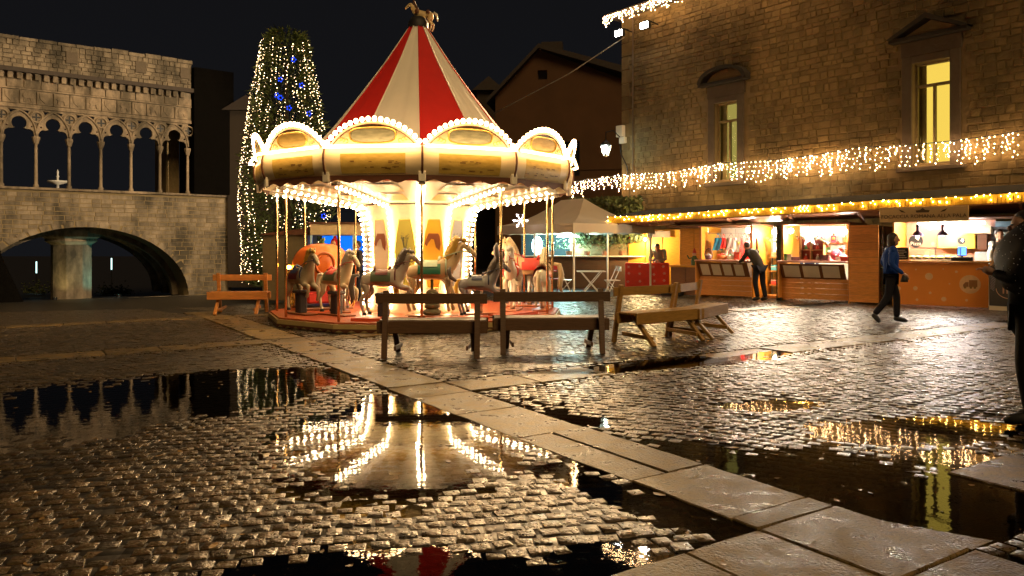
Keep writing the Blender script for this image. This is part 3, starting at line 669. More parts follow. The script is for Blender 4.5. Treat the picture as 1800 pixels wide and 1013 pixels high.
# dark pier right of the arcade and streaks of damp on the parapet
MB().box(9.42,11.7,-0.35,2.5,ZP+0.14,11.9).build('end_pier', mat('shaded black masonry', (0.004,0.0034,0.0028), 0.95, 0, 0.4, 4, 0.6, spec=0.03), LG)  # the pier's shadow is put into its near-black base colour
MB().box(8.55,9.3,2.2,4.6,ZP,9.0).build('inner_wall', m_mortar, LG)
# stair wall at the far left edge
sw = thing('stair_wall', 'dark sloping stair wall at the far left below the loggia', 'wall', (LC.x-0.5, LC.y-1.6, -1.6), LA)
MB().prism([(-2.5,0),(2.35,0),(1.35,2.5),(0.85,4.7),(-2.5,5.6)], -0.6, 0.6).build('slope_wall', mat('shaded black masonry', (0,0,0)), sw)
# uplights at the pillar
lgm = Matrix.Translation(LC) @ Matrix.Rotation(LA, 4, 'Z')
for i, (lx, ly, c_, e_) in enumerate(((2.6,1.2,(1.0,0.80,0.30),34), (5.9,1.9,(0.10,0.75,0.72),60))):
    u = thing('ground_uplight', ['yellow uplight on the ground before the octagonal pillar','cyan uplight on the ground beside the octagonal pillar'][i], 'lamp', lgm @ Vector((lx,ly,-1.45)), LA)
    MB().lathe([(0.12,0.0),(0.12,0.14),(0.10,0.16)], 10).build('housing', m_iron, u); MB().lathe([(0.095,0.15),(0.0,0.155)], 10).build('lens', glow('uplight %d' % i, c_, 6), u)
    ld = bpy.data.lights.new('uplight_beam', 'SPOT'); ld.energy = e_; ld.color = c_; ld.spot_size = R(75); ld.spot_blend = 0.8; ld.shadow_soft_size = 0.08
    lo = bpy.data.objects.new('uplight_beam', ld); COL.objects.link(lo); lo.parent = u; lo.location = (0,0,0.2)
    d = Vector((3.75,3.4,0.9))-Vector((lx,ly,-1.2)); lo.rotation_euler = d.to_track_quat('-Z','Y').to_euler()
# fountain standing in the loggia
fp = lgm @ Vector((2.95,2.6,ZP)); fo = thing('loggia_fountain', 'small white fountain standing behind the loggia columns', 'fountain', fp, 0, None, 0.55)
m_marb = mat('white marble', (0.7,0.68,0.64), 0.5)
MB().lathe([(0.30,0),(0.22,0.1),(0.12,0.2),(0.12,0.9),(0.9,1.15),(0.95,1.3),(0.85,1.3),(0.1,1.2)], 16).build('basin', m_marb, fo, True)
MB().lathe([(0.12,1.2),(0.09,1.6),(0.16,1.75),(0.08,1.9),(0.12,2.2),(0.0,2.5)], 10).build('finial', m_marb, fo, True)
# planting seen through the vault
for i, (px, pyy, s_) in enumerate(((197,512,0.9),(190,505,0.7),(65,512,1.1),(215,508,0.8))):
    p = at(px, pyy, 52); sh = thing('low_shrub', ['pale shrub right of the octagonal pillar, seen through the vault','small shrub nearest the pillar, seen through the vault','greenish shrub left of the pillar, seen through the vault','rounded shrub farthest right under the vault'][i], 'shrub', (p.x, p.y, -1.9))
    b = MB()
    for _ in range(160):
        v = Vector((rng.gauss(0,.45),rng.gauss(0,.3),abs(rng.gauss(0,.28))+.15))*s_; b.octa(v, 0.07*s_)
    b.build('foliage', m_ivy, sh); MB().tube([(0,0,0),(0,0,0.4)],0.04,6).build('stem', m_brown, sh)
# --- lit conical tree
TP = at(503, 480, 27.0); tz = h1(TP.x, 27.0)
TR = thing('lit_cypress', 'tall dark evergreen wrapped in hanging fairy lights', 'tree', (TP.x, 27.0, tz))
MB().tube([(0,0,0),(0.05,0,2),(0,0.05,5),(0,0,8.4)], [0.22,0.18,0.12,0.04], 10).build('trunk', mat('bark', (0.05,0.035,0.02), 0.9, 0, 0.4, 12, 0.5), TR, True)
def trad(z): # crown radius by height
    u = (z-0.3)/9.2
    return 1.50*(1-max(0,u-0.30)**1.7*1.08)*(0.82+0.18*min(1,u*3)) if u < 0.93 else max(0.05, 1.50*0.53*(1-((u-0.93)/0.10)**2))
fo_ = MB()
for _ in range(9000):
    z = rng.uniform(0.5, 9.45); a = rng.uniform(0, 2*PI); r = trad(z)*math.sqrt(rng.uniform(0.25,1.0))*(1+0.10*math.sin(5*a+z*2)+0.09*math.sin(3.1*z+2*a)*math.sin(11*z+7*a))
    L = rng.uniform(.10,.24); w = L*0.22
    q = Matrix.Translation((r*math.cos(a), r*math.sin(a), z)) @ Matrix.Rotation(a,4,'Z') @ Matrix.Rotation(rng.uniform(-1.0,0.9),4,'Y') @ Matrix.Rotation(rng.uniform(0,3),4,'X')
    fo_.add([(0,-w,0),(L,0,0.02),(0,w,0),(-0.03,0,0.01)], [(0,1,2),(0,2,3)], q)
kind(fo_.build('crown', mat('cypress foliage', (0.085,0.12,0.03), 0.7, 0, 0.5, 15, rand=0.4), TR), 'stuff')
m_fairy = glow('fairy light', (1.0,0.66,0.32), 7.5, True); m_fairyb = glow('blue fairy light', (0.01,0.06,1.0), 0.9, False)
for k in range(34):
    a = -PI + PI*(k+0.5)/34 + rng.uniform(-.07,.07)
    cord = MB(); bl = MB(); pts = []
    ztop = 9.2-rng.uniform(0,0.7); z = ztop; zb = 0.75+rng.uniform(-.15,.3)
    while z > zb:
        r = trad(z)*1.04+0.05 if z > 2.4 else trad(2.4)*1.04+0.05; aa = a+0.05*math.sin(z*1.7+k)
        p = (r*math.cos(aa)+rng.uniform(-.03,.03), r*math.sin(aa), z); pts.append(p)
        if rng.random() < 0.85 and math.sin(2.3*k+1.9*z)*math.sin(1.1*z-1.7*k)+0.35*math.sin(5.1*z+k) > -0.35: bl.octa(p, 0.0088*rng.uniform(.5,1.7))
        z -= rng.uniform(0.06,0.18)
    o = cord.tube(pts, 0.005, 3).build('light_string', m_iron, None, loc=(TP.x, 27.0, tz)); tag(o, '%d%s string of fairy lights from the left on the dark evergreen' % (k+1, {1:'st',2:'nd',3:'rd'}.get((k+1) % 10 if not 10 < k+1 < 14 else 0, 'th')), 'light string', 'fairy light strings on the evergreen')
    kind(bl.build('bulbs', m_fairy, o), 'stuff')
for k, (px, pyy) in enumerate(((493,140),(487,168),(493,172),(508,190),(543,200),(516,105),(474,417),(569,380),(530,150))):
    Y = 27.0-1.55; p = at(px, pyy, Y+0.25 if pyy < 200 else Y-0.2)
    o = thing('blue_star_light', ['highest but one blue light on the left of the evergreen','blue light just below it among the left strings','second of two blue lights set close together on the evergreen','blue light in the middle of the evergreen above the carousel rim','blue light at the right flank of the evergreen','topmost blue light on the evergreen','lowest blue light by the trunk of the evergreen','blue light seen between the carousel poles','blue light in the upper right of the evergreen'][k], 'light', p, 0, 'blue lights on the evergreen')
    b = MB()
    for j in range(5): aj = 2*PI*j/5; b.octa((0.07*math.cos(aj),0,0.07*math.sin(aj)), 0.028)
    b.build('led_cluster', m_fairyb, o); MB().tube([(0,0,0.09),(0,0.25,0.16)],0.006,4).build('clip', m_iron, o)
# --- icicle lights
def icicles(name, label, group, p0, p1, drop, step, mcol, rad, sag=0.1, seed=3, nb=(3,8)):
    rr = random.Random(seed); p0 = Vector(p0); p1 = Vector(p1); L = (p1-p0).length; d = (p1-p0)/L
    t = thing(name, label, 'light curtain', p0, 0, group); pts = []; nseg = 24
    f = lambda u: d*(u*L) + Vector((0,0,-sag*math.sin(PI*((u*3)%1.0))))
    MB().tube([f(k/72) for k in range(73)], 0.012, 4).build('top_cord', m_iron, t)
    var = []
    for v in range(14):
        c = MB(); z = 0; n_ = rr.randint(*nb); dd = rr.uniform(*drop)
        for j in range(n_):
            z = -dd*(j+rr.uniform(.2,.8))/n_; c.octa((rr.uniform(-.05,.05), rr.uniform(-.05,.02), z), rad*rr.uniform(.65,1.4))
        var.append(c.mesh('light_strand', mcol))
    u = 0.0
    while u < 1: kind(link('light_strand', var[rr.randrange(14)], t, f(u)), 'stuff'); u += step/L*rr.uniform(.6,1.4)
    return t
m_ice = glow('icicle light', (1.0,0.58,0.26), 34); m_ice2 = glow('golden string light', (1.0,0.55,0.12), 80)
ic = lambda px, z, y_: hb_m @ Vector((wx(px), y_, z))
icicles('icicle_curtain', 'long curtain of icicle lights along the middle of the stone facade', 'icicle lights', ic(1093,4.28,-0.22), ic(1850,4.36,-0.22), (0.25,0.75), 0.14, m_ice, 0.0125)
icicles('icicle_curtain', 'short curtain of icicle lights above the ivy wall', 'icicle lights', at(1004,319,27.3), ic(1093,4.28,-0.25), (0.25,0.6), 0.16, m_ice, 0.0125, 0.05, 5)
icicles('icicle_curtain', 'icicle lights along the eave at the top corner of the stone building', 'icicle lights', hb_m @ Vector((-0.45,-0.62,ZT+0.1)), hb_m @ Vector((9.0,-0.62,ZT+0.1)), (0.15,0.5), 0.11, m_ice, 0.015, 0.02, 9)

for i, (px, pyy) in enumerate(((64,478),(196,472))):
    p = at(px, pyy, 60); dl = thing('distant_lamp', ['thin distant lamp left of the octagonal pillar, seen through the vault','thin distant lamp right of the octagonal pillar, seen through the vault'][i], 'lamp', (p.x, p.y, p.z-2.2), 0, 'distant lamps beyond the vault')
    MB().tube([(0,0,-0.4),(0,0,2.1)], 0.04, 6).build('post', m_iron, dl); MB().tube([(0,0,2.1),(0,0,3.0)], 0.045, 6).build('lamp_tube', glow('distant lamp', (0.6,0.95,0.9), 0.8), dl)
# ------------------------------------------------------------------ carousel
CK = 1.09; CC = Vector((-1.93, 15.8, -0.135)); A0 = math.atan2(-CC.y, -CC.x) + R(1.2); NS = 12
CA = thing('carousel', 'brightly lit carousel with red and white striped cone roof and bulb-edged arches', 'carousel', CC, 0, None, CK)
def pol(a, r, z): return (r*math.cos(a), r*math.sin(a), z)
va = [A0+2*PI*k/NS for k in range(NS)]
m_red = mat('red canvas', (0.60,0.014,0.010), 0.75, 0, 0.15, 3); m_white = mat('white canvas', (0.82,0.76,0.66), 0.75, 0, 0.08, 3)
m_floor = wood('red painted boards', (0.42,0.09,0.03), 0.4)
m_fasc = mat('ochre fascia', (0.46,0.34,0.14), 0.45, 0, 0.2, 5)
# platform
MB().lathe([(0,0.30),(2.70,0.30),(2.70,0.275)], 12, A0, A0+2*PI).build('floor', m_floor, CA)
MB().lathe([(2.71,0.272),(2.73,0.27),(2.73,0.15),(2.5,0.15)], 12, A0, A0+2*PI).build('fascia', m_fasc, CA)
MB().lathe([(2.45,0.16),(2.45,0.02)], 12, A0, A0+2*PI).build('plinth', m_black, CA)
def scallop(r, z0, z1, amp, per, y=0.006):
    b = MB(); ch = 2*r*math.sin(PI/NS)
    for k in range(NS):
        p, q = Vector(pol(va[k], r+y, 0)), Vector(pol(va[(k+1)%NS], r+y, 0)); n = per*6; vs = []
        for j in range(n+1):
            c = p.lerp(q, j/n); w = 0.5-0.5*math.cos(2*PI*per*j/n); vs += [(c.x,c.y,z1),(c.x,c.y,z0+amp*w)]
        b.add(vs, [(2*j,2*j+1,2*j+3,2*j+2) for j in range(n)])
    return b
scallop(2.735, 0.14, 0.20, 0.04, 7).build('wavy_trim', m_brown, CA)
# step boards and inner red ramp
for k in (0, 11, 1): 
    a = va[k]+PI/NS; mx = Matrix.Translation(pol(a,2.25,0.301)) @ Matrix.Rotation(a-PI/2,4,'Z'); MB().box(-0.5,0.5,-0.16,0.16,0,0.05,mx).build('foot_board', mat('orange red paint', (0.65,0.10,0.03), 0.4), CA)
# poles
for k in range(NS):
    MB().tube([pol(va[k],2.58,0.30), pol(va[k],2.58,2.50)], 0.022, 10).build('pole', m_brass, CA, True)
    mx = Matrix.Translation(pol(va[k],2.89,2.50)) @ Matrix.Rotation(va[k]+PI/2,4,'Z'); MB().box(-0.055,0.055,-0.05,0.03,-0.03,0.13,mx).build('pole_bracket', m_creamw, CA, bevel=0.01)
# rim
prof = [(2.90,3.02),(2.955,2.985),(2.975,2.90),(2.978,2.80),(2.960,2.70),(2.92,2.60),(2.86,2.53)]
m_goldp = mat('golden painted scene', (0.80,0.48,0.05), 0.4, 0.0, 0.5, 7, stretch=(1,1,3), col2=(0.80,0.58,0.16))
m_sketch = mat('brown brushwork', (0.28,0.15,0.04), 0.6, 0, 0.5, 18)
m_abulb = glow('arch bulb', (1.0,0.60,0.27), 10); bulb_me = MB(); bulb_me.ell((0,0,0),0.035,0.035,0.040,8,6); bulb_me = bulb_me.mesh('bulb', m_abulb, True)
bulbs = []                                                     # (position) of every bulb
for k in range(NS):
    a, b = va[k], va[(k+1)%NS] if k < NS-1 else va[0]+2*PI; rp_ = MB()
    vs = []
    for r, z in prof: vs += [pol(a+0.004,r,z), pol(b-0.004,r,z)]
    m_ = len(prof); rp_.add(vs, [(2*i,2*i+2,2*i+3,2*i+1) for i in range(m_-1)])
    ro = rp_.build('rim_panel', m_cream, CA, True)
    rt = MB(); rt.tube([pol(a,r+0.012,z) for r,z in prof], 0.018, 6); rt.build('rim_rib', m_brown, CA, True)
    # painted scene on the belly of the panel
    ps = MB(); vs = []; fr_ = MB(); seg = [p for p in prof[2:6]]
    for r, z in seg:
        p, q = Vector(pol(a,r+0.006,z)), Vector(pol(b,r+0.006,z)); vs += [p.lerp(q,0.17), p.lerp(q,0.83)]
    ps.add(vs, [(2*i,2*i+2,2*i+3,2*i+1) for i in range(len(seg)-1)]); ps.build('painted_scene', m_goldp, ro, True)
    sk = MB()
    for j in range(16):
        u = rng.uniform(0.2,0.78); w_ = rng.uniform(.006,.035); i = rng.choice((0,1)); (r1,z1),(r2,z2) = seg[i+1], seg[i+2]
        f1 = rng.uniform(0,.5); f2 = f1+rng.uniform(.06,.2); rr1, zz1 = r1+(r2-r1)*f1, z1+(z2-z1)*f1; rr2, zz2 = r1+(r2-r1)*f2, z1+(z2-z1)*f2
        pts = []
        for (rr_, zz_) in ((rr1,zz1),(rr2,zz2)):
            p, q = Vector(pol(a,rr_+0.011,zz_)), Vector(pol(b,rr_+0.011,zz_)); pts += [p.lerp(q,u-w_), p.lerp(q,u+w_)]
        sk.add(pts, [(0,2,3,1)])
    kind(sk.build('brushwork', m_sketch, ro), 'stuff')
    am = (a+b)/2; rm = 2.90*math.cos(PI/NS)
    mx = Matrix.Translation(pol(am,rm,3.025)) @ Matrix.Rotation(am+PI/2,4,'Z') @ Matrix.Rotation(R(16),4,'X')   # local: x along chord, -y outward, leaning out
    hc, hh = 0.71, 0.37; n = 20; Rr = (hc*hc+hh*hh)/(2*hh)
    arc = [(Rr*math.sin(t), hh-Rr+Rr*math.cos(t)) for t in [(-1+2*j/n)*math.asin(hc/Rr) for j in range(n+1)]]
    ab = MB(); ab.prism([(x,z) for x,z in arc], -0.02, 0.02, mx); ao = ab.build('arch_board', m_cream, CA)
    at_ = MB(); at_.tube([mx @ Vector((x*0.93,-0.026,z*0.90)) for x,z in arc], 0.010, 5); at_.build('arch_trim', m_brown, ao)
    md = MB(); el = [(0.34*math.copysign(abs(math.cos(t))**0.6,math.cos(t)), 0.165+0.105*math.copysign(abs(math.sin(t))**0.7,math.sin(t))) for t in [2*PI*j/24 for j in range(24)]]
    md.prism(el, -0.030, -0.021, mx); md.build('medallion', mat(['teal painted landscape','golden hunting scene'][k % 12 in (1,10)], [(0.13,0.19,0.14),(0.45,0.28,0.05)][k % 12 in (1,10)], 0.4, 0, 0.6, 6, col2=[(0.62,0.60,0.42),(0.6,0.45,0.15)][k % 12 in (1,10)], stretch=(1,1,4)), ao)
    fr_.tube([mx @ Vector((x*1.06,-0.033,0.165+(z-0.165)*1.1)) for x,z in el+el[:1]], 0.013, 5, False); fr_.build('medallion_frame', m_gold, ao)
    for s in (-1,1):
        sc = MB()
        for j in range(3): sc.tube([mx @ Vector((s*(0.42+0.05*j+0.03*math.cos(t)),-0.028,0.08+0.03*j*0.5+0.03*math.sin(t))) for t in [0,1,2,3,4,5]], 0.006, 4)
        kind(sc.build('scroll_ornament', m_gold, ao), 'stuff')
    for j in range(18):
        t = (-1+2*(j+0.5)/18)*math.asin(hc/Rr); bulbs.append((mx @ Vector(((Rr+0.045)*math.sin(t), -0.03, hh-Rr+(Rr+0.045)*math.cos(t))), k in (0,1,10,11), 1.0))
    lt = MB(); p, q = Vector(pol(a,3.07,3.0)), Vector(pol(b,3.07,3.0)); lt.tube([p.lerp(q,0.03), p.lerp(q,0.97)], 0.022, 8); lt.build('light_tube', glow('rim tube light', (1.0,0.60,0.25), 7.5), CA, True)
scallop(2.905, 2.455, 2.575, 0.055, 4).build('wavy_valance', m_brown, CA)
# ceiling and ribs
ce = MB()
for k in range(NS):
    a, b = va[k], va[k]+2*PI/NS; vs = [pol(a,2.70,2.50),pol(b,2.70,2.50),pol(b,1.08,2.24),pol(a,1.08,2.24)]
    MB().add(vs,[(0,1,2,3)]).build('ceiling_panel', m_creamw, CA)
    am = (a+b)/2
    for r0, r1 in ((1.35,1.85),(2.0,2.5)):
        z = lambda r: 2.24+(r-1.08)*0.26/1.62-0.008
        MB().add([pol(a+0.13,r0,z(r0)),pol(b-0.13,r0,z(r0)),pol(b-0.16,r1,z(r1)),pol(a+0.16,r1,z(r1))],[(0,1,2,3)]).build('ceiling_picture', m_goldp, CA)
    MB().bar(pol(a,1.08,2.205),pol(a,2.70,2.465),0.10,0.05).build('ceiling_rib', m_creamw, CA)
    MB().bar(pol(a,1.10,2.18),pol(a,2.66,2.438),0.012,0.012).build('rib_line', m_brown, CA)
    for j in range(12):
        r = 1.2+j*0.125
        for s in (-1,1): bulbs.append((Vector(pol(a+s*0.038/r,r,2.185+(r-1.08)*0.16)), k in (0,1,2,10,11,9), 0.62))
# centre column
cprof = [(1.12,2.22),(1.06,2.08),(1.00,1.85),(0.965,1.5),(0.955,1.1),(0.965,0.7),(1.0,0.30)]
m_colw = mat('ivory column panel', (0.80,0.70,0.48), 0.35)
for k in range(NS):
    a, b = va[k], va[k]+2*PI/NS; vs = []
    for r, z in cprof: vs += [pol(a,r,z), pol(b,r,z)]
    co = MB(); co.add(vs, [(2*i,2*i+2,2*i+3,2*i+1) for i in range(len(cprof)-1)]); cp_ = co.build('column_panel', m_colw, CA, True)
    # hexagonal picture
    P = MB(); vs = []
    for (r, z, w) in ((1.02,1.96,.20),(0.985,1.70,.30),(0.968,1.4,.38),(0.962,1.05,.30),(0.966,0.75,.20)):
        p, q = Vector(pol(a,r+0.010,z)), Vector(pol(b,r+0.010,z)); vs += [p.lerp(q,0.5-w), p.lerp(q,0.5+w)]
    P.add(vs, [(2*i,2*i+2,2*i+3,2*i+1) for i in range(4)])
    pict = P.build('picture_panel', mat(*[('orange picture ground',(0.72,0.36,0.03)),('grey blue picture ground',(0.38,0.38,0.40)),('olive gold picture ground',(0.42,0.36,0.07)),('ivory picture ground',(0.52,0.42,0.30))][[0,1,3,2][k%4]], 0.4, 0, 0.2, 3), cp_, True)
    edge = MB(); edge.tube(vs[0::2], 0.008, 4); edge.tube(vs[1::2], 0.008, 4); edge.tube([vs[0],vs[1]], 0.008, 4); edge.tube([vs[-2],vs[-1]], 0.008, 4); edge.build('picture_frame', m_gold, pict)
    am = (a+b)/2; rr_ = 0.962*math.cos(PI/NS)+0.022; mx = Matrix.Translation(pol(am,rr_,1.60)) @ Matrix.Rotation(am+PI/2,4,'Z')
    if k % 2 == 0:
        hd = [(0.95*a_,1.0*b_+.03) for a_, b_ in ((-.17,-.10),(-.14,-.01),(-.09,.10),(-.04,.16),(-.03,.22),(.01,.17),(.07,.13),(.12,.04),(.14,-.10),(.12,-.22),(.05,-.16),(.01,-.02),(-.04,-.01),(-.10,-.08),(-.13,-.14))]
        MB().prism(hd, -0.012, 0.0, mx).build('horse_head_picture', mat('chestnut paint', (0.17,0.04,0.008), 0.5, 0, 0.3), pict)
    else:
        tw = MB()
        for j in range(7):
            x = rng.uniform(-.13,.13); tw.tube([mx @ Vector((0,0,-.25)), mx @ Vector((x*0.4,-0.005,-.02)), mx @ Vector((x,-0.005,rng.uniform(.1,.25)))], 0.005, 4)
            for _ in range(5): u = rng.uniform(.3,1); tw.octa(mx @ Vector((x*u+rng.uniform(-.02,.02),-0.006,-.1+.3*u)), 0.012)
        tw.build('twig_picture', mat('dark green paint', (0.06,0.06,0.02), 0.5), pict)
    for j in range(20):
        z = 0.42+j*0.092; r = np.interp(z, [p[1] for p in cprof][::-1], [p[0] for p in cprof][::-1])
        bulbs.append((Vector(pol(a,r+0.035,z)), k in (0,3,9) , 0.62))
small_me = MB(); small_me.ell((0,0,0),0.024,0.024,0.026,6,5); small_me = small_me.mesh('bulb', m_bulb, True)
heroes = [b for b in bulbs if b[1]]; bd = CC*-1; heroes.sort(key=lambda b: -b[2]/(CC+b[0]).y); cnt = 0; rest = MB(); resta = MB(); chosen = set(id(b) for b in heroes[:298])
for b in bulbs:
    if id(b) in chosen: link('bulb', bulb_me if b[2] == 1.0 else small_me, CA, b[0])
    else: r = 0.036*b[2]; (resta if b[2] == 1.0 else rest).ell(b[0], r, r, r, 6, 4)
kind(rest.build('bulbs', m_bulb, CA, True), 'stuff'); kind(resta.build('bulbs', m_abulb, CA, True), 'stuff')
# striped cone roof
cprofile = [(0.15,5.63),(0.62,4.92),(1.10,4.27),(1.62,3.60),(2.05,3.10),(2.35,2.96),(2.62,2.95)]
for k in range(NS):
    a, b = va[k], va[k]+2*PI/NS; nz_, na = 12, 6; vs = []
    for i in range(nz_+1):
        u = i/nz_; z = 5.63+(2.95-5.63)*u; zz = [p[1] for p in cprofile][::-1]; r = float(np.interp(z, zz, [p[0] for p in cprofile][::-1]))
        for j in range(na+1):
            t = a+(b-a)*j/na; sag = 0.030*math.sin(PI*j/na)*min(1,r)+0.020*math.sin(j*2.1+k*1.7+u*2)*math.sin(PI*j/na)*r
            vs.append(pol(t, r-sag, z))
    w = na+1; fs = [(i*w+j,i*w+j+1,(i+1)*w+j+1,(i+1)*w+j) for i in range(nz_) for j in range(na)]
    MB().add(vs, fs).build('canopy_stripe', m_red if k % 2 == 0 else m_white, CA, True)
    tb = MB(); tb.tube([pol(a,r+0.006,z) for r,z in cprofile], 0.012, 5); tb.build('canopy_seam', m_white if k % 2 else m_red, CA, True)
MB().lathe([(0.19,5.60),(0.19,5.70),(0.13,5.80),(0.0,5.82)], 12).build('cap', m_black, CA, True)

# ------------------------------------------------------------------ carved animals
def horse_skel(front='prance', head=0.0, slim=1.0):
    v = [(-.30,0,.66,.150),(0,0,.635,.150),(.22,0,.68,.145),(.34,0,.82,.105),(.41,0,.96,.080),(.46,0,1.08+head,.070),(.55,0,1.02+head,.052),(.66,0,.91+head,.040),(.69,0,.885+head,.032),(-.42,0,.68,.09)]
    e = [(0,1),(1,2),(2,3),(3,4),(4,5),(5,6),(6,7),(7,8),(0,9)]
    def chain(parent, pts):
        i0 = parent
        for p in pts: v.append(p); e.append((i0, len(v)-1)); i0 = len(v)-1
    for s, dx in ((-1,0.0),(1,0.06)):
        chain(0, [(-.34+dx,s*.085,.54,.088),(-.27+dx,s*.09,.42,.058),(-.40+dx,s*.09,.27,.034),(-.36+dx,s*.09,.11,.027),(-.33+dx,s*.09,.025,.036)])
        if front == 'prance': pts = [(.27,s*.085,.56,.075),(.30,s*.09,.50,.058),(.47+dx*.5,s*.09,.50-dx,.038),(.44+dx,s*.09,.35-dx,.026),(.40+dx,s*.09,.27-dx,.034)]
        elif front == 'leap': pts = [(.27,s*.085,.56,.075),(.32,s*.09,.50,.055),(.50,s*.09,.44+dx,.036),(.58,s*.09,.30+dx,.026),(.62,s*.09,.24+dx,.034)]
        else: pts = [(.26,s*.085,.55,.075),(.25,s*.09,.44,.055),(.27+dx,s*.09,.28,.034),(.25+dx,s*.09,.11,.026),(.28+dx,s*.09,.025,.036)]
        chain(2, pts)
    return v, e
HM = {}
for f_ in ('prance','leap','stand'):
    v, e = horse_skel(f_); HM[f_] = skin(v, e, 1, 2)
def animal(name, label, loc, rz, sc, pose, coat, mane, saddle, cloth, base, ears='horse', zoff=0.06, pedestal='post', curly=False, tail_up=False):
    t = thing(name, label, 'carousel ride', CC+Vector(loc)*CK, rz, 'carousel rides', sc*CK)
    link('body', HM[pose].copy(), t, (0,0,zoff)).data.materials.append(coat)
    Z = zoff; mn = MB()
    for j in range(9):
        u = j/8; x = .44-.17*u; z = 1.15-.33*u+Z; s = 0.9+0.5*math.sin(PI*u)
        for sd in (-1,1): mn.ell((x-.05+rng.uniform(-.01,.01), sd*.045, z-.01), .05*s, .045, .055*s, 7, 5)
        mn.ell((x-.065, 0, z+.015), .05*s, .04, .05*s, 7, 5)
    mn.ell((.50,0,1.13+Z),.05,.03,.04,7,5); mn.build('mane', mane, t, True)
    tl = MB()
    if tail_up: tl.tube([(-.44,0,.70+Z),(-.56,0,.78+Z),(-.60,0,.92+Z),(-.57,0,1.0+Z)], [.03,.045,.05,.02], 8)
    else: tl.tube([(-.44,0,.72+Z),(-.54,0,.70+Z),(-.58,0,.52+Z),(-.55,0,.30+Z),(-.58,0,.2+Z)], [.03,.045,.055,.045,.01], 8)
    tl.build('tail', mane, t, True)
    er = MB()
    if ears == 'horse':
        for s in (-1,1): er.tube([(.45,s*.035,1.12+Z),(.455,s*.045,1.17+Z),(.465,s*.045,1.21+Z)], [.022,.022,.004], 6)
    else:
        for s in (-1,1): er.tube([(.44,s*.04,1.10+Z),(.40,s*.08,1.25+Z),(.38,s*.10,1.40+Z),(.40,s*.09,1.50+Z)], [.025,.06,.05,.008], 8)
    er.build('ears', coat, t, True)
    ey = MB()
    for s in (-1,1): ey.ell((.545,s*.043,1.045+Z),.016,.010,.014,6,4)
    ey.build('eyes', m_black, t, True)
    # saddle cloth, saddle and girth
    def wrap(x0, x1, a1, r, n=10):
        vs = []; 
        for x in (x0, (x0+x1)/2, x1):
            for j in range(n+1):
                a = -a1+2*a1*j/n; vs.append((x, r*math.sin(a), .635+Z+r*1.0*math.cos(a)+0.02*abs(x-(x0+x1)/2)))
        w = n+1; return vs, [(i*w+j,i*w+j+1,(i+1)*w+j+1,(i+1)*w+j) for i in range(2) for j in range(n)]
    MB().add(*wrap(-.21,.14,R(100),.172)).build('saddle_cloth', cloth, t, True)
    sd = MB(); sd.add(*wrap(-.13,.09,R(62),.188)); sd.tube([(-.15,-.09,.80+Z),(-.17,0,.87+Z),(-.15,.09,.80+Z)], .025, 8); sd.tube([(.10,-.05,.81+Z),(.12,0,.87+Z),(.10,.05,.81+Z)], .02, 8)
    sd.build('saddle', saddle, t, True)
    br = MB(); br.tube([(.60+.0*math.sin(a),.056*math.cos(a),.965+Z+.056*math.sin(a)) for a in [2*PI*j/10 for j in range(11)]], .008, 4)
    br.tube([(.60,.05,.97+Z),(.40,.10,.95+Z),(.14,.08,.86+Z)], .008, 4); br.tube([(.60,-.05,.97+Z),(.40,-.10,.95+Z),(.14,-.08,.86+Z)], .008, 4); br.tube([(.22,.15*math.sin(a),.70+Z+.155*math.cos(a)) for a in [2*PI*j/14 for j in range(15)]], .014, 5)
    br.build('bridle', saddle, t, True)
    MB().tube([(.38,-.12,.92+Z),(.38,.12,.92+Z)], .014, 8).build('hand_bar', m_brass, t)
    if pedestal == 'post':
        MB().tube([(0,0,.02),(0,0,.50+Z)], .05, 10).build('post', m_steel, t, True)
    elif pedestal == 'stump':
        b = MB()
        for z, r in ((.07,.15),(.17,.13),(.27,.14),(.36,.10)): b.ell((0,0,z), r, r, .07, 9, 5)
        b.tube([(0,0,.40),(0,0,.56+Z)], .022, 8); b.build('rock_pedestal', mat('painted rock', (0.16,0.14,0.07), 0.7, 0, 0.5, 9), t, True)
    else:
        MB().box(-.10,.10,-.08,.08,.02,.40).box(-.15,.15,-.12,.12,.40,.46).build('pedestal_box', mat('dark pedestal', (0.05,0.045,0.05), 0.5), t, bevel=0.02)
    MB().box(-.42,.42,-.14,.14,0,.03).build('base_plate', base, t, bevel=0.01)
    if pose != 'stand':
        hf_ = MB()
        for s, dx in ((-1,0),(1,.06)): hf_.lathe([(.044,0),(.034,.05),(.0,.05)], 8, 0, 2*PI, Matrix.Translation((-.33+dx,s*.09,Z+.002)))
        hf_.build('hind_hooves', m_black, t)
    return t
g_ = lambda n, c, r=0.35: mat(n, c, r, 0, 0.12, 6)
c_grey, c_gold, c_cream, c_dark, c_white, c_pink = g_('dapple grey lacquer',(0.44,0.37,0.30)), g_('palomino lacquer',(0.56,0.40,0.22)), g_('cream lacquer',(0.60,0.50,0.32)), g_('dun lacquer',(0.36,0.29,0.18)), g_('white lacquer',(0.68,0.62,0.52)), g_('blue grey lacquer',(0.27,0.25,0.26))
s_mar, s_green, s_red, s_navy, s_brn = g_('maroon leather',(0.14,0.025,0.02)), g_('green saddle paint',(0.03,0.16,0.09)), g_('red saddle paint',(0.55,0.04,0.03)), g_('navy saddle paint',(0.03,0.04,0.09)), g_('tan leather',(0.20,0.10,0.04))
k_pale = g_('pale green cloth',(0.42,0.52,0.36)); k_olive = g_('olive cloth',(0.10,0.13,0.07)); k_grey = g_('grey cloth',(0.30,0.30,0.28)); m_curl = g_('golden mane',(0.60,0.36,0.06)); m_mgrey = g_('dark grey mane',(0.15,0.12,0.10))
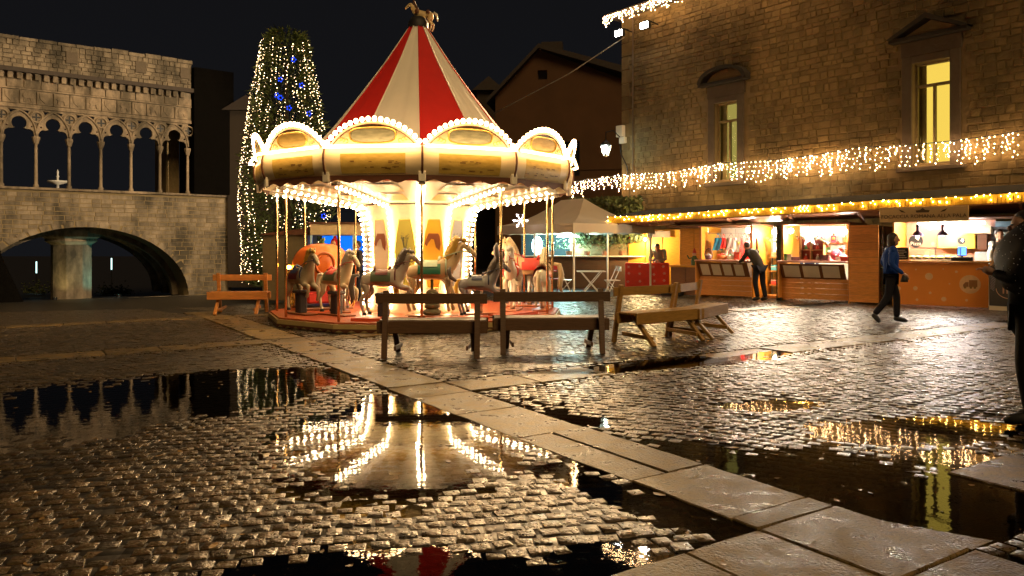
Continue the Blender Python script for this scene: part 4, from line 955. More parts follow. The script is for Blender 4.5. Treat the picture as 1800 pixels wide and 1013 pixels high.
b_rose = g_('rose base paint',(0.55,0.20,0.10)); b_brn = g_('brown base paint',(0.22,0.08,0.03))
animal('carousel_horse', 'grey prancing carousel horse with maroon saddle behind the first dark bench', (-.34,-1.86,.302), R(0), 0.92, 'prance', c_grey, m_mgrey, s_mar, k_olive, b_rose, pedestal='box')
animal('carousel_horse', 'tall pale carousel horse with golden curled mane and green saddle cloth', (.42,-1.52,.302), R(2), 1.08, 'stand', c_gold, m_curl, k_pale, s_green, b_brn, pedestal='stump')
animal('carousel_donkey', 'blue grey carousel donkey with tall upright ears', (1.20,-1.72,.302), R(4), 0.80, 'leap', c_pink, m_mgrey, s_navy, k_grey, b_brn, ears='donkey', tail_up=True)
animal('carousel_horse', 'dun carousel horse with dark saddle nearest the left edge of the platform', (-1.92,-1.05,.302), R(-48), 0.92, 'prance', c_dark, m_curl, s_navy, s_mar, b_brn, pedestal='box')
animal('carousel_horse', 'cream carousel horse with red saddle in front of the pumpkin coach', (-1.25,-1.28,.302), R(-40), 0.90, 'prance', c_cream, c_white, s_red, k_olive, b_brn, pedestal='box')
animal('carousel_horse', 'cream carousel horse with red breast strap facing left before the tent', (2.12,.72,.302), R(176), 1.08, 'prance', c_gold, c_gold, s_red, s_red, b_rose)
animal('carousel_horse', 'white carousel horse facing forward right of the donkey', (1.78,-.25,.302), R(-100), 0.95, 'stand', c_white, c_white, s_red, k_grey, b_rose)
animal('carousel_horse', 'white carousel horse seen from behind at the right edge of the platform', (2.34,-.12,.302), R(80), 0.92, 'stand', c_white, c_cream, s_brn, s_red, b_rose)
animal('carousel_horse', 'small chestnut carousel horse close to the lit centre column, behind the cream horse', (-1.28,-.55,.302), R(-75), 0.78, 'prance', g_('chestnut lacquer',(0.22,0.075,0.03)), m_curl, s_navy, s_red, b_brn)
animal('carousel_horse', 'small white carousel horse with blue saddle cloth behind the donkey', (1.22,-1.02,.302), R(20), 0.78, 'prance', c_white, m_curl, s_brn, g_('bright blue cloth',(0.03,0.10,0.45)), b_rose)
# pumpkin coach
pk = thing('pumpkin_coach', 'orange pumpkin shaped carousel coach with round window behind two horses', 'carousel ride', CC+Vector((-1.88,.25,.302))*CK, R(-60), 'carousel rides', CK)
b = MB(); nn = 48; rows = 14; vs = []
for i in range(rows+1):
    p = -PI/2+PI*i/rows
    for j in range(nn):
        a = 2*PI*j/nn; r = 0.56*(max(0.02,math.cos(p))**0.75)*(1-0.09*abs(math.sin(4*a))**0.6+0.03); vs.append((r*math.cos(a), r*math.sin(a), 0.78+0.46*math.sin(p)))
b.add(vs, [(i*nn+j,i*nn+(j+1)%nn,(i+1)*nn+(j+1)%nn,(i+1)*nn+j) for i in range(rows) for j in range(nn)])
m_pump = mat('orange pumpkin paint', (0.62,0.14,0.02), 0.4, 0, 0.25, 5)
b.build('pumpkin', m_pump, pk, True)
MB().tube([(0,0,1.22),(.03,0,1.30),(.08,.02,1.33)], [.06,.04,.03], 8).build('stalk', mat('pumpkin stalk', (0.08,0.12,0.03), 0.6), pk, True)
for a in (R(-10), R(80)):
    rr_ = MB(); c = Vector((.53*math.cos(a),.53*math.sin(a),.86)); tn = Vector((-math.sin(a),math.cos(a),0)); rr_.tube([c+tn*(.17*math.cos(t))+Vector((0,0,.20*math.sin(t))) for t in [2*PI*j/20 for j in range(21)]], .028, 6, False); rr_.build('window_ring', g_('dark orange trim',(0.32,0.07,0.01)), pk, True)
MB().box(-.45,.45,-.40,.40,.12,.34).build('seat_box', s_red, pk, bevel=0.04); MB().box(-.55,.55,-.45,.45,0,.05).build('base_plate', b_brn, pk, bevel=0.01)
for x in (-.36,.36):
    for s in (-1,1):
        w = MB(); w.tube([(x+.15*math.cos(t), s*.47, .17+.15*math.sin(t)) for t in [2*PI*j/18 for j in range(19)]], .018, 6, False)
        for j in range(6): w.tube([(x,s*.47,.17),(x+.15*math.cos(PI*j/3),s*.47,.17+.15*math.sin(PI*j/3))], .008, 4)
        w.build('wheel', m_gold, pk, True)
# spotted horse finial on the roof
FN = thing('roof_horse', 'small cream horse with dark patches standing on the carousel roof peak', 'figure', CC+Vector((0.04,0,5.50))*CK, PI-R(4), None, 0.50*CK)
link('body', HM['stand'].copy(), FN, (-.10,0,.06)).data.materials.append(mat('cream with brown patches', (0.62,0.46,0.20), 0.5, 0, 0.1, 5, col2=(0.55,0.42,0.22)))
mn = MB()
for j in range(7): u = j/6; mn.ell((.25-.16*u,0,1.22-.34*u),.05,.05,.06,7,5)
mn.ell((.10,.17,.80),.09,.02,.10,7,5); mn.ell((.10,-.17,.80),.09,.02,.10,7,5); mn.ell((-.32,.15,.78),.09,.04,.08,7,5)
mn.build('mane_and_patches', m_brown, FN, True)
MB().tube([(-.52,0,.80),(-.62,0,.70),(-.66,0,.45)], [.03,.05,.02], 7).build('tail', m_creamw, FN, True)
MB().box(-.14,.06,-.10,.10,.2,.60).build('stand', m_black, FN, bevel=0.05)
# ------------------------------------------------------------------ people
def mb_from(me, b):
    b.add([tuple(v.co) for v in me.vertices], [tuple(p.vertices) for p in me.polygons])
def hand(b, w, d, curl=0.35):
    w = Vector(w); d = Vector(d).normalized(); s = d.cross(Vector((0,0,1))); s = s.normalized() if s.length > .1 else Vector((0,1,0)); n = s.cross(d)
    b.tube([w, w+d*.04, w+d*.085], [.026,.036,.030], 7)
    for i, (o, L) in enumerate(((-.030,.062),(-.010,.074),(.011,.070),(.030,.055))):
        p = w+d*.08+s*o; b.tube([p, p+d*L*.55+n*(-curl*.02), p+d*L*.85+n*(-curl*.06)], [.0095,.009,.007], 5)
    p = w+d*.03+s*.032; b.tube([p, p+d*.035+s*.022, p+d*.065+s*.026], [.012,.011,.008], 5)
def person(name, label, loc, rz, top, legs, top_m, leg_m, J=None, sc=1.0, hair='short', coat=0.0, hood=None, shoe=None, group=None, hair_m=None):
    # faces +x.  J: joints of the upper body, legs: two (hip, knee, ankle, toe) chains
    t = thing(name, label, 'person', loc, rz, group, sc)
    j = dict(pel=(0,0,.93), wai=(0,0,1.08), che=(.0,0,1.30), nec=(0,0,1.46), hed=(.02,0,1.60), shl=(0,.17,1.40), shr=(0,-.17,1.40), ell=(-.02,.22,1.14), elr=(-.02,-.22,1.14), wrl=(.06,.22,.92), wrr=(.06,-.22,.92), face=(1,0,0))
    j.update(J or {})
    def up(k, r): return (*j[k], r)
    def chainset(g, full=True, lo=True):
        v = [up('pel',.125*g), up('wai',.125*g), up('che',.145*g), up('nec',.055 if g < 1 else .075), up('shl',.075*g), up('ell',.050*g), up('wrl',.034*g), up('shr',.075*g), up('elr',.050*g), up('wrr',.034*g)]
        e = [(0,1),(1,2),(2,3),(2,4),(4,5),(5,6),(2,7),(7,8),(8,9)]; return v, e
    v, e = chainset(0.48)
    for lg in legs:
        i0 = 0
        for p, r in zip(lg, (.050,.038,.032,.026)): v.append((*p, r)); e.append((i0, len(v)-1)); i0 = len(v)-1
    b = MB(); mb_from(skin(v, e, 0, 1), b)
    hd = Vector(j['hed']); fx = Vector(j['face']).normalized(); fy = Vector((0,0,1)).cross(fx).normalized(); fz = fx.cross(fy)
    mx = Matrix((( fx.x,fy.x,fz.x,hd.x),(fx.y,fy.y,fz.y,hd.y),(fx.z,fy.z,fz.z,hd.z),(0,0,0,1)))
    b.ell((0,0,.01),.098,.076,.112,12,9,mx); b.ell((.035,0,-.07),.058,.055,.055,10,7,mx); b.ell((.100,0,-.015),.020,.014,.026,6,5,mx)
    for s in (-1,1): b.ell((-.005,s*.078,-.01),.020,.010,.032,6,5,mx)
    b.tube([j['nec'], hd+fz*-.07], [.052,.050], 8)
    for s in ('l','r'): w = Vector(j['wr'+s]); hand(b, w, w-Vector(j['el'+s]))
    b.build('body', m_skin, t, True)
    ey = MB()
    for s in (-1,1): ey.ell((.088,s*.030,.012),.012,.013,.008,6,4,mx)
    ey.build('eyes', m_black, t, True)
    mo = MB(); mo.ell((.085,0,-.068),.012,.024,.007,6,4,mx); mo.build('mouth', mat('lips', (0.35,0.10,0.08), 0.5), t, True)
    v, e = chainset(1.13)
    if coat: v.append((j['pel'][0],j['pel'][1],j['pel'][2]-coat,.15)); e.append((0,len(v)-1))
    else: v.append((j['pel'][0],j['pel'][1],j['pel'][2]-.07,.115)); e.append((0,len(v)-1))
    jb = MB(); mb_from(skin(v, e, 1, 2), jb); P_ = lambda k: Vector(j[k])
    jb.tube([P_('pel')+Vector((0,0,-.03)), P_('wai'), P_('che'), P_('che').lerp(P_('nec'),.55), P_('nec')], [.135,.138,.150,.115,.07], 12)
    jb.tube([P_('shl'), P_('che').lerp(P_('nec'),.45), P_('shr')], [.078,.10,.078], 10)
    for k_ in ('shl','shr'): jb.ell(j[k_], .082, .082, .085, 10, 7)
    jb.build('jacket', top_m, t, True)
    v = [(*j['pel'],.135)]; e = []
    for lg in legs:
        i0 = 0
        for p, r in zip(lg[:3], (.098,.072,.060)): v.append((*p, r)); e.append((i0, len(v)-1)); i0 = len(v)-1
    link('trousers', skin(v, e, 0, 2), t).data.materials.append(leg_m)
    for lg in legs:
        sh = MB(); a, q = Vector(lg[2]), Vector(lg[3]); d = (q-a); sh.tube([a+d*-.35+Vector((0,0,-.02)), a+Vector((0,0,-.01)), q, q+d*.35], [.035,.052,.045,.022], 8); sh.build('shoe', shoe or m_black, t, True)
    hr = MB(); hm = hair_m or m_hair
    if hair != 'none':
        hr.ell((-.014,0,.030),.103,.084,.108,12,9,mx)
        if hair == 'long': hr.ell((-.055,0,-.07),.062,.082,.16,10,8,mx); hr.ell((-.02,.06,-.05),.06,.03,.12,8,7,mx); hr.ell((-.02,-.06,-.05),.06,.03,.12,8,7,mx)
        # keep the face free
        hr.v = [tuple(mx @ Vector((min(p.x, .085 if p.z > .060 else .004), p.y, p.z))) for p in [mx.inverted() @ Vector(q) for q in hr.v]]
        hr.build('hair', hm, t, True)
    if hood:
        h_ = MB(); h_.ell((-.030,0,.025),.125,.105,.150,12,9,mx); h_.ell((-.06,0,-.09),.10,.12,.09,10,7,mx); h_.ell((-.07,0,.16),.05,.05,.07,8,6,mx)
        h_.v = [tuple(mx @ Vector((min(p.x,.055),p.y,p.z))) for p in [mx.inverted() @ Vector(q) for q in h_.v]]; h_.build('hood', hood, t, True)
    return t
STAND = [((.0,.09,.86),(.02,.10,.48),(-.01,.10,.08),(.13,.11,.035)), ((.0,-.09,.86),(.02,-.10,.48),(-.01,-.10,.08),(.13,-.11,.035))]
WALK = [((.02,.09,.86),(.13,.10,.50),(.13,.10,.09),(.27,.11,.045)), ((-.02,-.09,.86),(-.08,-.10,.49),(-.32,-.10,.16),(-.25,-.11,.055))]
cl = lambda n, c, r=0.8: mat(n, c, max(r,0.65), 0, 0.2, 9, 0.2, 60, spec=0.2)
m_blue, m_dkj, m_jean, m_grey = cl('blue rain jacket',(0.012,0.055,0.30),0.4), cl('dark grey coat',(0.045,0.04,0.038)), cl('dark jeans',(0.012,0.012,0.020)), cl('grey sweatshirt',(0.27,0.28,0.24))
gp = gd(1566, 569)
wm = person('person', 'person in a bright blue jacket and dark trousers walking past the stalls', (gp.x, gp.y, h1(gp.x,gp.y)+.005), R(-12), m_blue, WALK, m_blue, m_jean,
       dict(ell=(-.10,.23,1.15), wrl=(.10,.24,.98), elr=(-.06,-.24,1.13), wrr=(.16,-.24,.95), hed=(.05,0,1.60), nec=(.02,0,1.46)), 1.0, 'long', 0.06)
MB().tube([(.16,-.24,.95),(.17,-.25,.86),(.17,-.25,.80)],[.01,.06,.07],8).build('hand_bag', m_black, wm, True)
# stall row axis
S0 = Vector((5.44, 22.25, 0)); SD = Vector((0.791,-0.611,0)); SN = Vector((0.611,0.791,0)); SAng = math.atan2(SD.y, SD.x)
def sl(px): k = (px-900)/F; return (22.25*k-5.44)/(0.791+0.611*k)
def sp(l, d=0.0, z=0.0): return S0+SD*l+SN*d+Vector((0,0,z))
def lz(px, py, d=0.0):                     # height of a photo row at a stall position px, d behind the front line
    p = sp(sl(px), d); return CH-(py-HOR)/F*p.y
bend = dict(pel=(-.14,0,.92), wai=(-.06,0,1.06), che=(.10,0,1.24), nec=(.24,0,1.36), hed=(.34,0,1.46), shl=(.14,.17,1.30), shr=(.14,-.17,1.30), ell=(.26,.22,1.10), elr=(.26,-.22,1.10), wrl=(.45,.16,1.03), wrr=(.45,-.14,1.03), face=(1,0,-.25))
pb = sp(sl(1338), -0.42)
person('person', 'person in a dark coat leaning over the first stall counter', (pb.x, pb.y, .02), SAng+PI*0.86, 0, [((-.12,.09,.86),(-.08,.10,.48),(-.18,.10,.08),(-.05,.11,.035)), ((-.14,-.09,.86),(-.16,-.10,.48),(-.26,-.10,.08),(-.13,-.11,.035))], m_dkj, m_jean, bend, 1.0, 'short', 0)
m_redc = cl('red hooded coat',(0.34,0.010,0.012)); m_white_s = cl('pale work shirt',(0.55,0.58,0.55))
rp2 = at(588,560,19.5)
person('person', 'person in a red hooded coat standing behind the carousel', (rp2.x, rp2.y, -.02), R(-95), 0, STAND, m_redc, m_jean, dict(hed=(.02,0,1.58)), 0.98, 'none', 0.25, m_redc)
rp2 = at(629,560,19.4)
person('person', 'person in dark clothes standing before the blue lit kiosk', (rp2.x, rp2.y, -.02), R(-150), 0, STAND, m_dkj, m_jean, None, 0.95, 'short', 0.1)
# person at the right edge with a wet umbrella
ep = gd(1800, 748)
person('person', 'dark figure cut off by the right edge of the picture, under a wet umbrella', (ep.x+.03, ep.y, .03), R(150), 0, [((0,.11,.86),(.03,.12,.48),(-.02,.13,.08),(.12,.15,.035)), ((0,-.10,.86),(.0,-.10,.48),(-.10,-.11,.08),(.03,-.12,.035))], cl('black raincoat',(0.004,0.0045,0.006),0.5), cl('wet brown trousers',(0.010,0.008,0.006),0.5),
       dict(ell=(.10,.22,1.16), wrl=(.24,.10,1.22)), 1.02, 'short', 0.28)
ub = thing('umbrella', 'dark wet umbrella speckled with raindrops at the right edge', 'umbrella', (ep.x+.24, ep.y-.14, 1.36), R(222))
um = MB(); seg = 8; vs = []; rows = 6
for i in range(rows+1):
    u = i/rows; r = .52*math.sin(u*1.25)/math.sin(1.25)
    for k in range(seg*4):
        a = 2*PI*k/(seg*4); sgm = 1-0.06*abs(math.sin(a*seg/2))*u; vs.append((r*sgm*math.cos(a), r*sgm*math.sin(a), .42*(1-u**1.7)-.02*abs(math.sin(a*seg/2))*u))
w = seg*4; um.add(vs, [(i*w+k,i*w+(k+1)%w,(i+1)*w+(k+1)%w,(i+1)*w+k) for i in range(rows) for k in range(w)])
tilt = Matrix.Translation((0,0,.05)) @ Matrix.Rotation(R(46),4,'Y')
um.v = [tuple(tilt @ Vector(v)) for v in um.v]; um.build('canopy', mat('black wet nylon',(0.003,0.003,0.004),0.6,spec=0.15), ub, True)
MB().tube([tilt @ Vector((0,0,.50)), tilt @ Vector((0,0,-.42))], .009, 6).build('shaft', m_steel, ub); rb = MB(); dr = MB()
for k in range(8): rb.tube([tilt @ Vector((.50*math.cos(PI*k/4),.50*math.sin(PI*k/4),0)), tilt @ Vector((.1*math.cos(PI*k/4),.1*math.sin(PI*k/4),.36))], .004, 4)
rb.build('ribs', m_iron, ub)
for _ in range(240):
    u = rng.uniform(.2,.98); a = rng.uniform(0,2*PI); r = .52*math.sin(u*1.25)/math.sin(1.25); dr.octa(tilt @ Vector((r*math.cos(a)*.98, r*math.sin(a)*.98, .42*(1-u**1.7)+.004)), .0045)
kind(dr.build('raindrops', mat('water drop',(0.6,0.6,0.62),0.05,0,0), ub), 'stuff')

# ------------------------------------------------------------------ benches
m_bench = wood('bench timber', (0.10,0.05,0.022), 0.5); m_bench2 = wood('orange bench timber', (0.50,0.20,0.05), 0.4)  # second timber has the carousel's orange light painted into its colour
m_bench3 = wood('yellow lit bench timber', (0.36,0.20,0.05), 0.5)  # lighter timber copy, yellow of the eave lights painted in
def bench(label, x, y, rz, L, m):          # -y is the open front
    t = thing('wooden_bench', label, 'bench', (x, y, h1(x,y)+.004), rz, 'wooden benches around the carousel')
    h = L/2
    MB().box(-h,h,.235,.262,.715,.850).build('back_rail', m, t, bevel=0.006)
    for y0, y1 in ((-.20,-.03),(-.01,.16)): MB().box(-h+.02,h-.02,y0,y1,.455,.487).build('seat_plank', m, t, bevel=0.006)
    MB().box(-h+.0,h-.0,-.232,-.203,.320,.489).build('front_apron', m, t, bevel=0.006)
    MB().box(-h+.0,h-.0,.163,.190,.310,.475).build('rear_apron', m, t, bevel=0.006)
    for s in (-1, 1):
        x_ = s*(h-.13)
        MB().bar((x_,.37,0),(x_,.21,.885),.075,.05).build('rear_leg', m, t, bevel=0.005)
        MB().bar((x_-s*.078,-.38,0),(x_-s*.078,.06,.452),.07,.05).build('front_leg', m, t, bevel=0.005)
        MB().bar((x_-s*.135,-.30,.10),(x_-s*.135,.32,.13),.03,.06).build('stretcher', m, t, bevel=0.004)
        MB().bar((x_-s*.135,-.20,.425),(x_-s*.135,.162,.425),.04,.05).build('seat_bearer', m, t, bevel=0.004)
    return t
bench('dark bench seen from behind, directly before the grey carousel horse', -1.07, 10.45, PI+R(0), 1.48, m_bench)
bench('dark bench seen from behind, second along to the right', .54, 10.85, PI+R(3), 1.62, m_bench)
bench('yellow lit bench facing the camera, third in the row', 2.30, 11.90, R(38), 1.55, m_bench3)
bench('last bench of the row, turned sideways beside the yellow lit one', 3.15, 12.80, R(57), 1.45, m_bench3)
bench('orange lit bench standing alone left of the carousel', -6.03, 17.0, R(6), 1.28, m_bench2)

# ------------------------------------------------------------------ market tent with bar
m_tent = mat('taupe tent fabric', (0.50,0.42,0.32), 0.7, 0, 0.12, 2)
ga = R(30); gc = Vector((1.8, 22.5, 0)); TN_ = thing('market_tent', 'taupe pop-up market tent with a peaked top right of the carousel', 'tent', gc, ga)
gw, gdp, zE, zV, zPk = 3.0, 4.5, 2.16, 1.86, 3.02
ridge = [(gw/2,1.6,zPk),(gw/2,gdp-1.6,zPk)]
tm = MB(); n = 8
def curve(a, b, c=0.16):
    a, b = Vector(a), Vector(b); return [a.lerp(b,i/n)+Vector((0,0,-c*math.sin(PI*i/n))) for i in range(n+1)]
E = [(-.04,-.04,zE),(gw+.04,-.04,zE),(gw+.04,gdp+.04,zE),(-.04,gdp+.04,zE)]; Pk = [ridge[0],ridge[0],ridge[1],ridge[1]]
cv = [curve(E[i],Pk[i]) for i in range(4)]
for i in range(4):
    A, B = cv[i], cv[(i+1)%4]; vs = A+B; tm.add(vs, [(k,n+1+k,n+2+k,k+1) for k in range(n)])
tm.build('canopy', m_tent, TN_, True)
for i in range(4):
    a, b = Vector(E[i]), Vector(E[(i+1)%4]); vs = []
    for k in range(25): c = a.lerp(b,k/24); vs += [(c.x,c.y,zE),(c.x,c.y,zV+.03*abs(math.sin(k*PI/4)))]
    MB().add(vs, [(2*k,2*k+1,2*k+3,2*k+2) for k in range(24)]).build('valance', m_tent, TN_)
for x in (.05, gw-.05):
    for y in (.05, gdp/2, gdp-.05) : MB().box(x-.022,x+.022,y-.022,y+.022,0,zE-.02).build('leg', m_creamw, TN_)
for (a, b) in (((.05,.05),(gw-.05,.05)),((.05,.05),(.05,gdp-.05)),((gw-.05,.05),(gw-.05,gdp-.05))): MB().bar((*a,zE-.08),(*b,zE-.08),.02,.03).build('truss', m_steel, TN_)
# wet highlight lettering on the roof slope is left as a pale print
pr = MB()
for k in range(16): x = gw*.52+k*.045; pr.add([(x,.30+.0,2.335),(x+.03,.30,2.335),(x+.03,.36,2.365+.01*(k%3)),(x,.36,2.365)], [(0,1,2,3)])
# bar hut behind the tent
bp_ = at(1040,500,27.4); BH = thing('bar_hut', 'bar hut with plants and cyan light under the tent', 'hut', (bp_.x, bp_.y, 0), R(-6))
m_dkwood = wood('dark brown boards', (0.09,0.045,0.02), 0.6)
MB().box(-2.6,2.3,.9,1.0,0,2.3).build('back_wall', mat('dark teal board', (0.02,0.05,0.06), 0.6), BH)
for i, (a, b, c) in enumerate(((.15,.27,(0.75,0.55,0.05)),(.42,.80,(0.55,0.58,0.22)),(.85,1.22,(0.12,0.25,0.05)),(1.27,2.2,(0.72,0.55,0.04)))): MB().box(a,b,.86,.897,1.0,2.2).build('wall_panel', mat('bar panel %d' % i, c, 0.5), BH)
MB().box(-2.4,2.2,-.55,-.5,0,1.10).build('counter_front', m_dkwood, BH); MB().box(-2.5,2.3,-.70,-.1,1.103,1.15).build('counter_top', m_creamw, BH, bevel=0.01)
MB().box(-2.6,2.4,-.9,1.1,2.3,2.36).build('roof', m_dkwood, BH)
MB().box(1.3,2.1,.55,.82,1.75,1.80).build('shelf', m_creamw, BH)
lt = thing('bar_lamp', 'glaring white cyan tall lamp at the left of the bar', 'lamp', (bp_.x-1.95, bp_.y-.25, 1.16))
MB().ell((0,0,.34),.19,.14,.33,12,9).build('diffuser', glow('cyan white lamp', (0.55,0.95,1.0), 9), lt, True); MB().lathe([(.1,0),(.1,.04),(.0,.04)],10).build('base', m_iron, lt)
lt = thing('bar_lamp', 'white cyan pendant lamp over the bar plants', 'lamp', (bp_.x-.85, bp_.y-.1, 1.80))
MB().lathe([(.42,0),(.25,.10),(.05,.16)],14).build('shade', glow('cyan white lamp', (0,0,0), 0), lt, True); MB().tube([(0,0,.15),(0,0,.5)],.008,4).build('cord', m_iron, lt)
point_later = lt
m_plant = mat('pale grey green leaves', (0.14,0.24,0.11), 0.5, 0, 0.3, 12, rand=0.4)
for k in range(6):
    x = -1.45+k*.62; p = Vector((bp_.x+x, bp_.y-.42-x*.1, 1.155)); pl = thing('potted_plant', ['potted plant nearest the cyan lamp on the bar','second potted plant from the left on the bar','third potted plant from the left on the bar','fourth potted plant on the bar, by the yellow panel','fifth potted plant on the bar before the green panel','last potted plant on the bar, by the red gift counter'][k], 'plant', p, 0, 'plants on the bar')
    MB().lathe([(.09,0),(.12,.15),(.0,.15)],10).build('pot', mat('terracotta',(0.3,0.12,0.06),0.7), pl); b = MB()
    for _ in range(110):
        v = Vector((rng.gauss(0,.16),rng.gauss(0,.10),.22+abs(rng.gauss(0,.15)))); s_ = rng.uniform(.025,.05); q = Matrix.Translation(v) @ Matrix.Rotation(rng.uniform(0,6),4,'Z') @ Matrix.Rotation(rng.uniform(-1,1),4,'X'); b.add([(-s_,0,0),(0,-s_*.5,.01),(s_,0,0),(0,s_*.5,.01)], [(0,1,2,3)], q)
    kind(b.build('foliage', m_plant, pl), 'stuff')
sf = thing('snowflake_light', 'white snowflake shaped light hanging beside the carousel poles', 'light', at(915,388,24.0), 0, None, 0.62); b = MB()
for k in range(6):
    a = PI*k/3; d = Vector((math.cos(a),0,math.sin(a)))
    for j in range(6): b.octa(d*(.055*j)*1.3, .022)
    for s in (-1,1): a2 = a+s*.5; b.octa(d*.22+Vector((math.cos(a2),0,math.sin(a2)))*.09, .02)
b.build('led_points', glow('snowflake led', (1,0.86,0.8), 12), sf); MB().tube([(0,0,.2),(0,.05,1.2)],.006,4).build('cord', m_iron, sf)
# bistro table and chairs under the tent
m_wm = mat('white painted steel', (0.70,0.68,0.66), 0.35)
def bistro_chair(label, p, rz, m):
    t = thing('folding_chair', label, 'chair', p, rz, 'folding bistro chairs')
    MB().box(-.2,.2,-.19,.19,.44,.46).build('seat', m, t); MB().box(-.2,.2,.20,.225,.72,.86).build('backrest', m, t)
    for s in (-1,1):
        MB().bar((s*.19,.21,.86),(s*.19,-.20,0),.02,.02).build('leg', m, t); MB().bar((s*.165,-.17,.45),(s*.165,.22,0),.02,.02).build('leg', m, t)
def bistro_table(label, p, rz, m):
    t = thing('folding_table', label, 'table', p, rz, 'folding bistro tables')
    MB().box(-.42,.42,-.30,.30,.70,.725).build('table_top', m, t)
    for s in (-1,1): MB().bar((-.30,s*.24,.70),(.30,s*.24,0),.025,.025).build('leg', m, t); MB().bar((.30,s*.20,.70),(-.30,s*.20,0),.025,.025).build('leg', m, t)
tp = gd(1040,521); m_redm = mat('red painted steel', (0.45,0.03,0.04), 0.4)
bistro_table('white folding table under the tent beside the front leg', (tp.x,tp.y+.2,.02), R(0), m_wm)
bistro_chair('white folding chair right of the white table', (tp.x+.62,tp.y+.1,.02), R(-80), m_wm)
bistro_chair('white folding chair left of the white table by the tent leg', (tp.x-.75,tp.y+.35,.02), R(85), m_wm)
bistro_table('red folding table behind the right edge of the carousel', (tp.x-1.45,tp.y+.5,.02), R(4), m_redm)
bistro_chair('red folding chair behind the right edge of the carousel', (tp.x-1.05,tp.y+1.0,.02), R(20), m_redm)
bistro_chair('pale folding chair glimpsed between the carousel horses', (tp.x-2.5,tp.y+.6,.02), R(10), m_wm)
# gift wrapped counter and the man leaning on it
rc = gd(1140,514); RC = thing('gift_counter', 'counter wrapped in red gift paper with pale snowflakes', 'counter', (rc.x, rc.y+.3, .01), R(-8))
MB().box(-.70,.70,-.3,.3,0,.93).build('body', mat('red gift paper', (0.70,0.03,0.015), 0.5, 0, 0.15), RC, bevel=0.02)
sn = MB()
for k in range(16):
    x, z = -.58+(k%4)*.38+rng.uniform(-.06,.06), .12+(k//4)*.23+rng.uniform(-.03,.03)
    for j in range(3): a = PI*j/3; d = Vector((math.cos(a),0,math.sin(a)))*.05; sn.bar(Vector((x,-.304,z))-d, Vector((x,-.304,z))+d, .004, .014)
sn.build('snowflake_print', mat('pale print',(0.7,0.45,0.35),0.6), RC)
mp_ = Vector((rc.x+.48, rc.y+.80, .02))
person('person', 'dark haired man in a grey top leaning on the red gift counter', mp_, R(-110), 0, STAND, m_grey, m_jean, dict(che=(.08,0,1.22), nec=(.20,0,1.33), hed=(.28,0,1.42), shl=(.10,.19,1.28), shr=(.10,-.19,1.28), wai=(.0,0,1.06), ell=(.24,.26,1.02), elr=(.24,-.26,1.02), wrl=(.44,.05,.99), wrr=(.44,-.02,.99), face=(1,0,-.5)), 1.0, 'short')
# kiosk with blue interior, behind the carousel on the left
kp = at(594,480,20.8); KI = thing('ticket_kiosk', 'cream ticket kiosk with blue lit windows behind the pumpkin coach', 'kiosk', (kp.x, kp.y, h1(kp.x,kp.y)), R(2))
MB().box(-.75,.75,0,1.4,1.80,2.10).build('header', mat('cream kiosk board',(0.55,0.44,0.26),0.5), KI, bevel=0.01); MB().box(-.75,.75,0,1.4,0,.80).build('base_wall', mat('cream kiosk board',(0,0,0)), KI, bevel=0.01)
MB().box(-.80,.80,-.05,1.45,2.103,2.15).build('roof', m_brown, KI)
for x in (-.72,-.1,.42,.72): MB().box(x-.03,x+.03,.0,.06,.803,1.797).build('mullion', mat('pale blue frame',(0.4,0.6,0.7),0.4), KI)
for x0,x1 in ((-.69,-.13),(-.07,.39),(.45,.69)): MB().add([(x0,.03,.81),(x1,.03,.81),(x1,.03,1.79),(x0,.03,1.79)],[(0,1,2,3)]).build('pane', glass('kiosk glass',(0.85,0.92,1)), KI)
MB().box(-.70,.70,1.30,1.36,.81,1.79).build('blue_backdrop', glow('blue kiosk interior', (0.005,0.11,0.62), 0.75), KI)
sd_ = thing('side_booth', 'unlit olive booth left of the ticket kiosk', 'booth', (kp.x-1.55, kp.y+.4, h1(kp.x,kp.y)), R(2)); MB().box(-.62,.62,0,1.2,0,1.80).build('wall', mat('olive boards',(0.12,0.09,0.04),0.7), sd_, bevel=0.01); MB().prism([(-.7,1.803),(.7,1.803),(.62,2.0),(-.5,1.86)],-.1,1.3).build('roof', m_brown, sd_)
al = thing('amber_lamp', 'small glowing amber lamp at the left edge of the carousel', 'lamp', at(508,470,15.8)); MB().ell((0,0,0),.05,.05,.04).build('lens', glow('amber', (1,0.55,0.05), 30), al, True); MB().tube([(0,0,-.03),(0,0,-1.1)],.018,6).build('post', m_iron, al)

# ------------------------------------------------------------------ market stalls along the stone building
m_hut = wood('orange stained boards', (0.64,0.26,0.05), 0.5); m_hutd = wood('dark stained boards', (0.16,0.06,0.02), 0.5); m_or = wood('bright orange boards', (0.66,0.30,0.03), 0.5)
def boards(b_parent, x0, x1, y, z0, z1, m, h=0.145, name='board', th=0.025):
    z = z0
    while z < z1-.02:
        t = min(h, z1-z); MB().box(x0,x1,y,y+th,z+.003,z+t-.003).build(name, m, b_parent); z += t
def point(parent, loc, e, c, r=0.05):
    ld = bpy.data.lights.new('lamp_light', 'POINT'); ld.energy = e; ld.color = c; ld.shadow_soft_size = r; o = bpy.data.objects.new('lamp_light', ld); COL.objects.link(o); o.parent = parent; o.location = loc
def work_lamp(label, p, e, c=(1,0.84,0.60), size=.07):
    t = thing('stall_lamp', label, 'lamp', p, 0, 'bare stall lamps'); MB().ell((0,0,0),size,size,size,10,7).build('bulb', glow('white stall bulb',(1,0.95,0.86),30), t, True); MB().tube([(0,0,size),(0,0,.22)],.008,5).build('cord', m_iron, t); point(t,(0,0,-size-.03),e,c)
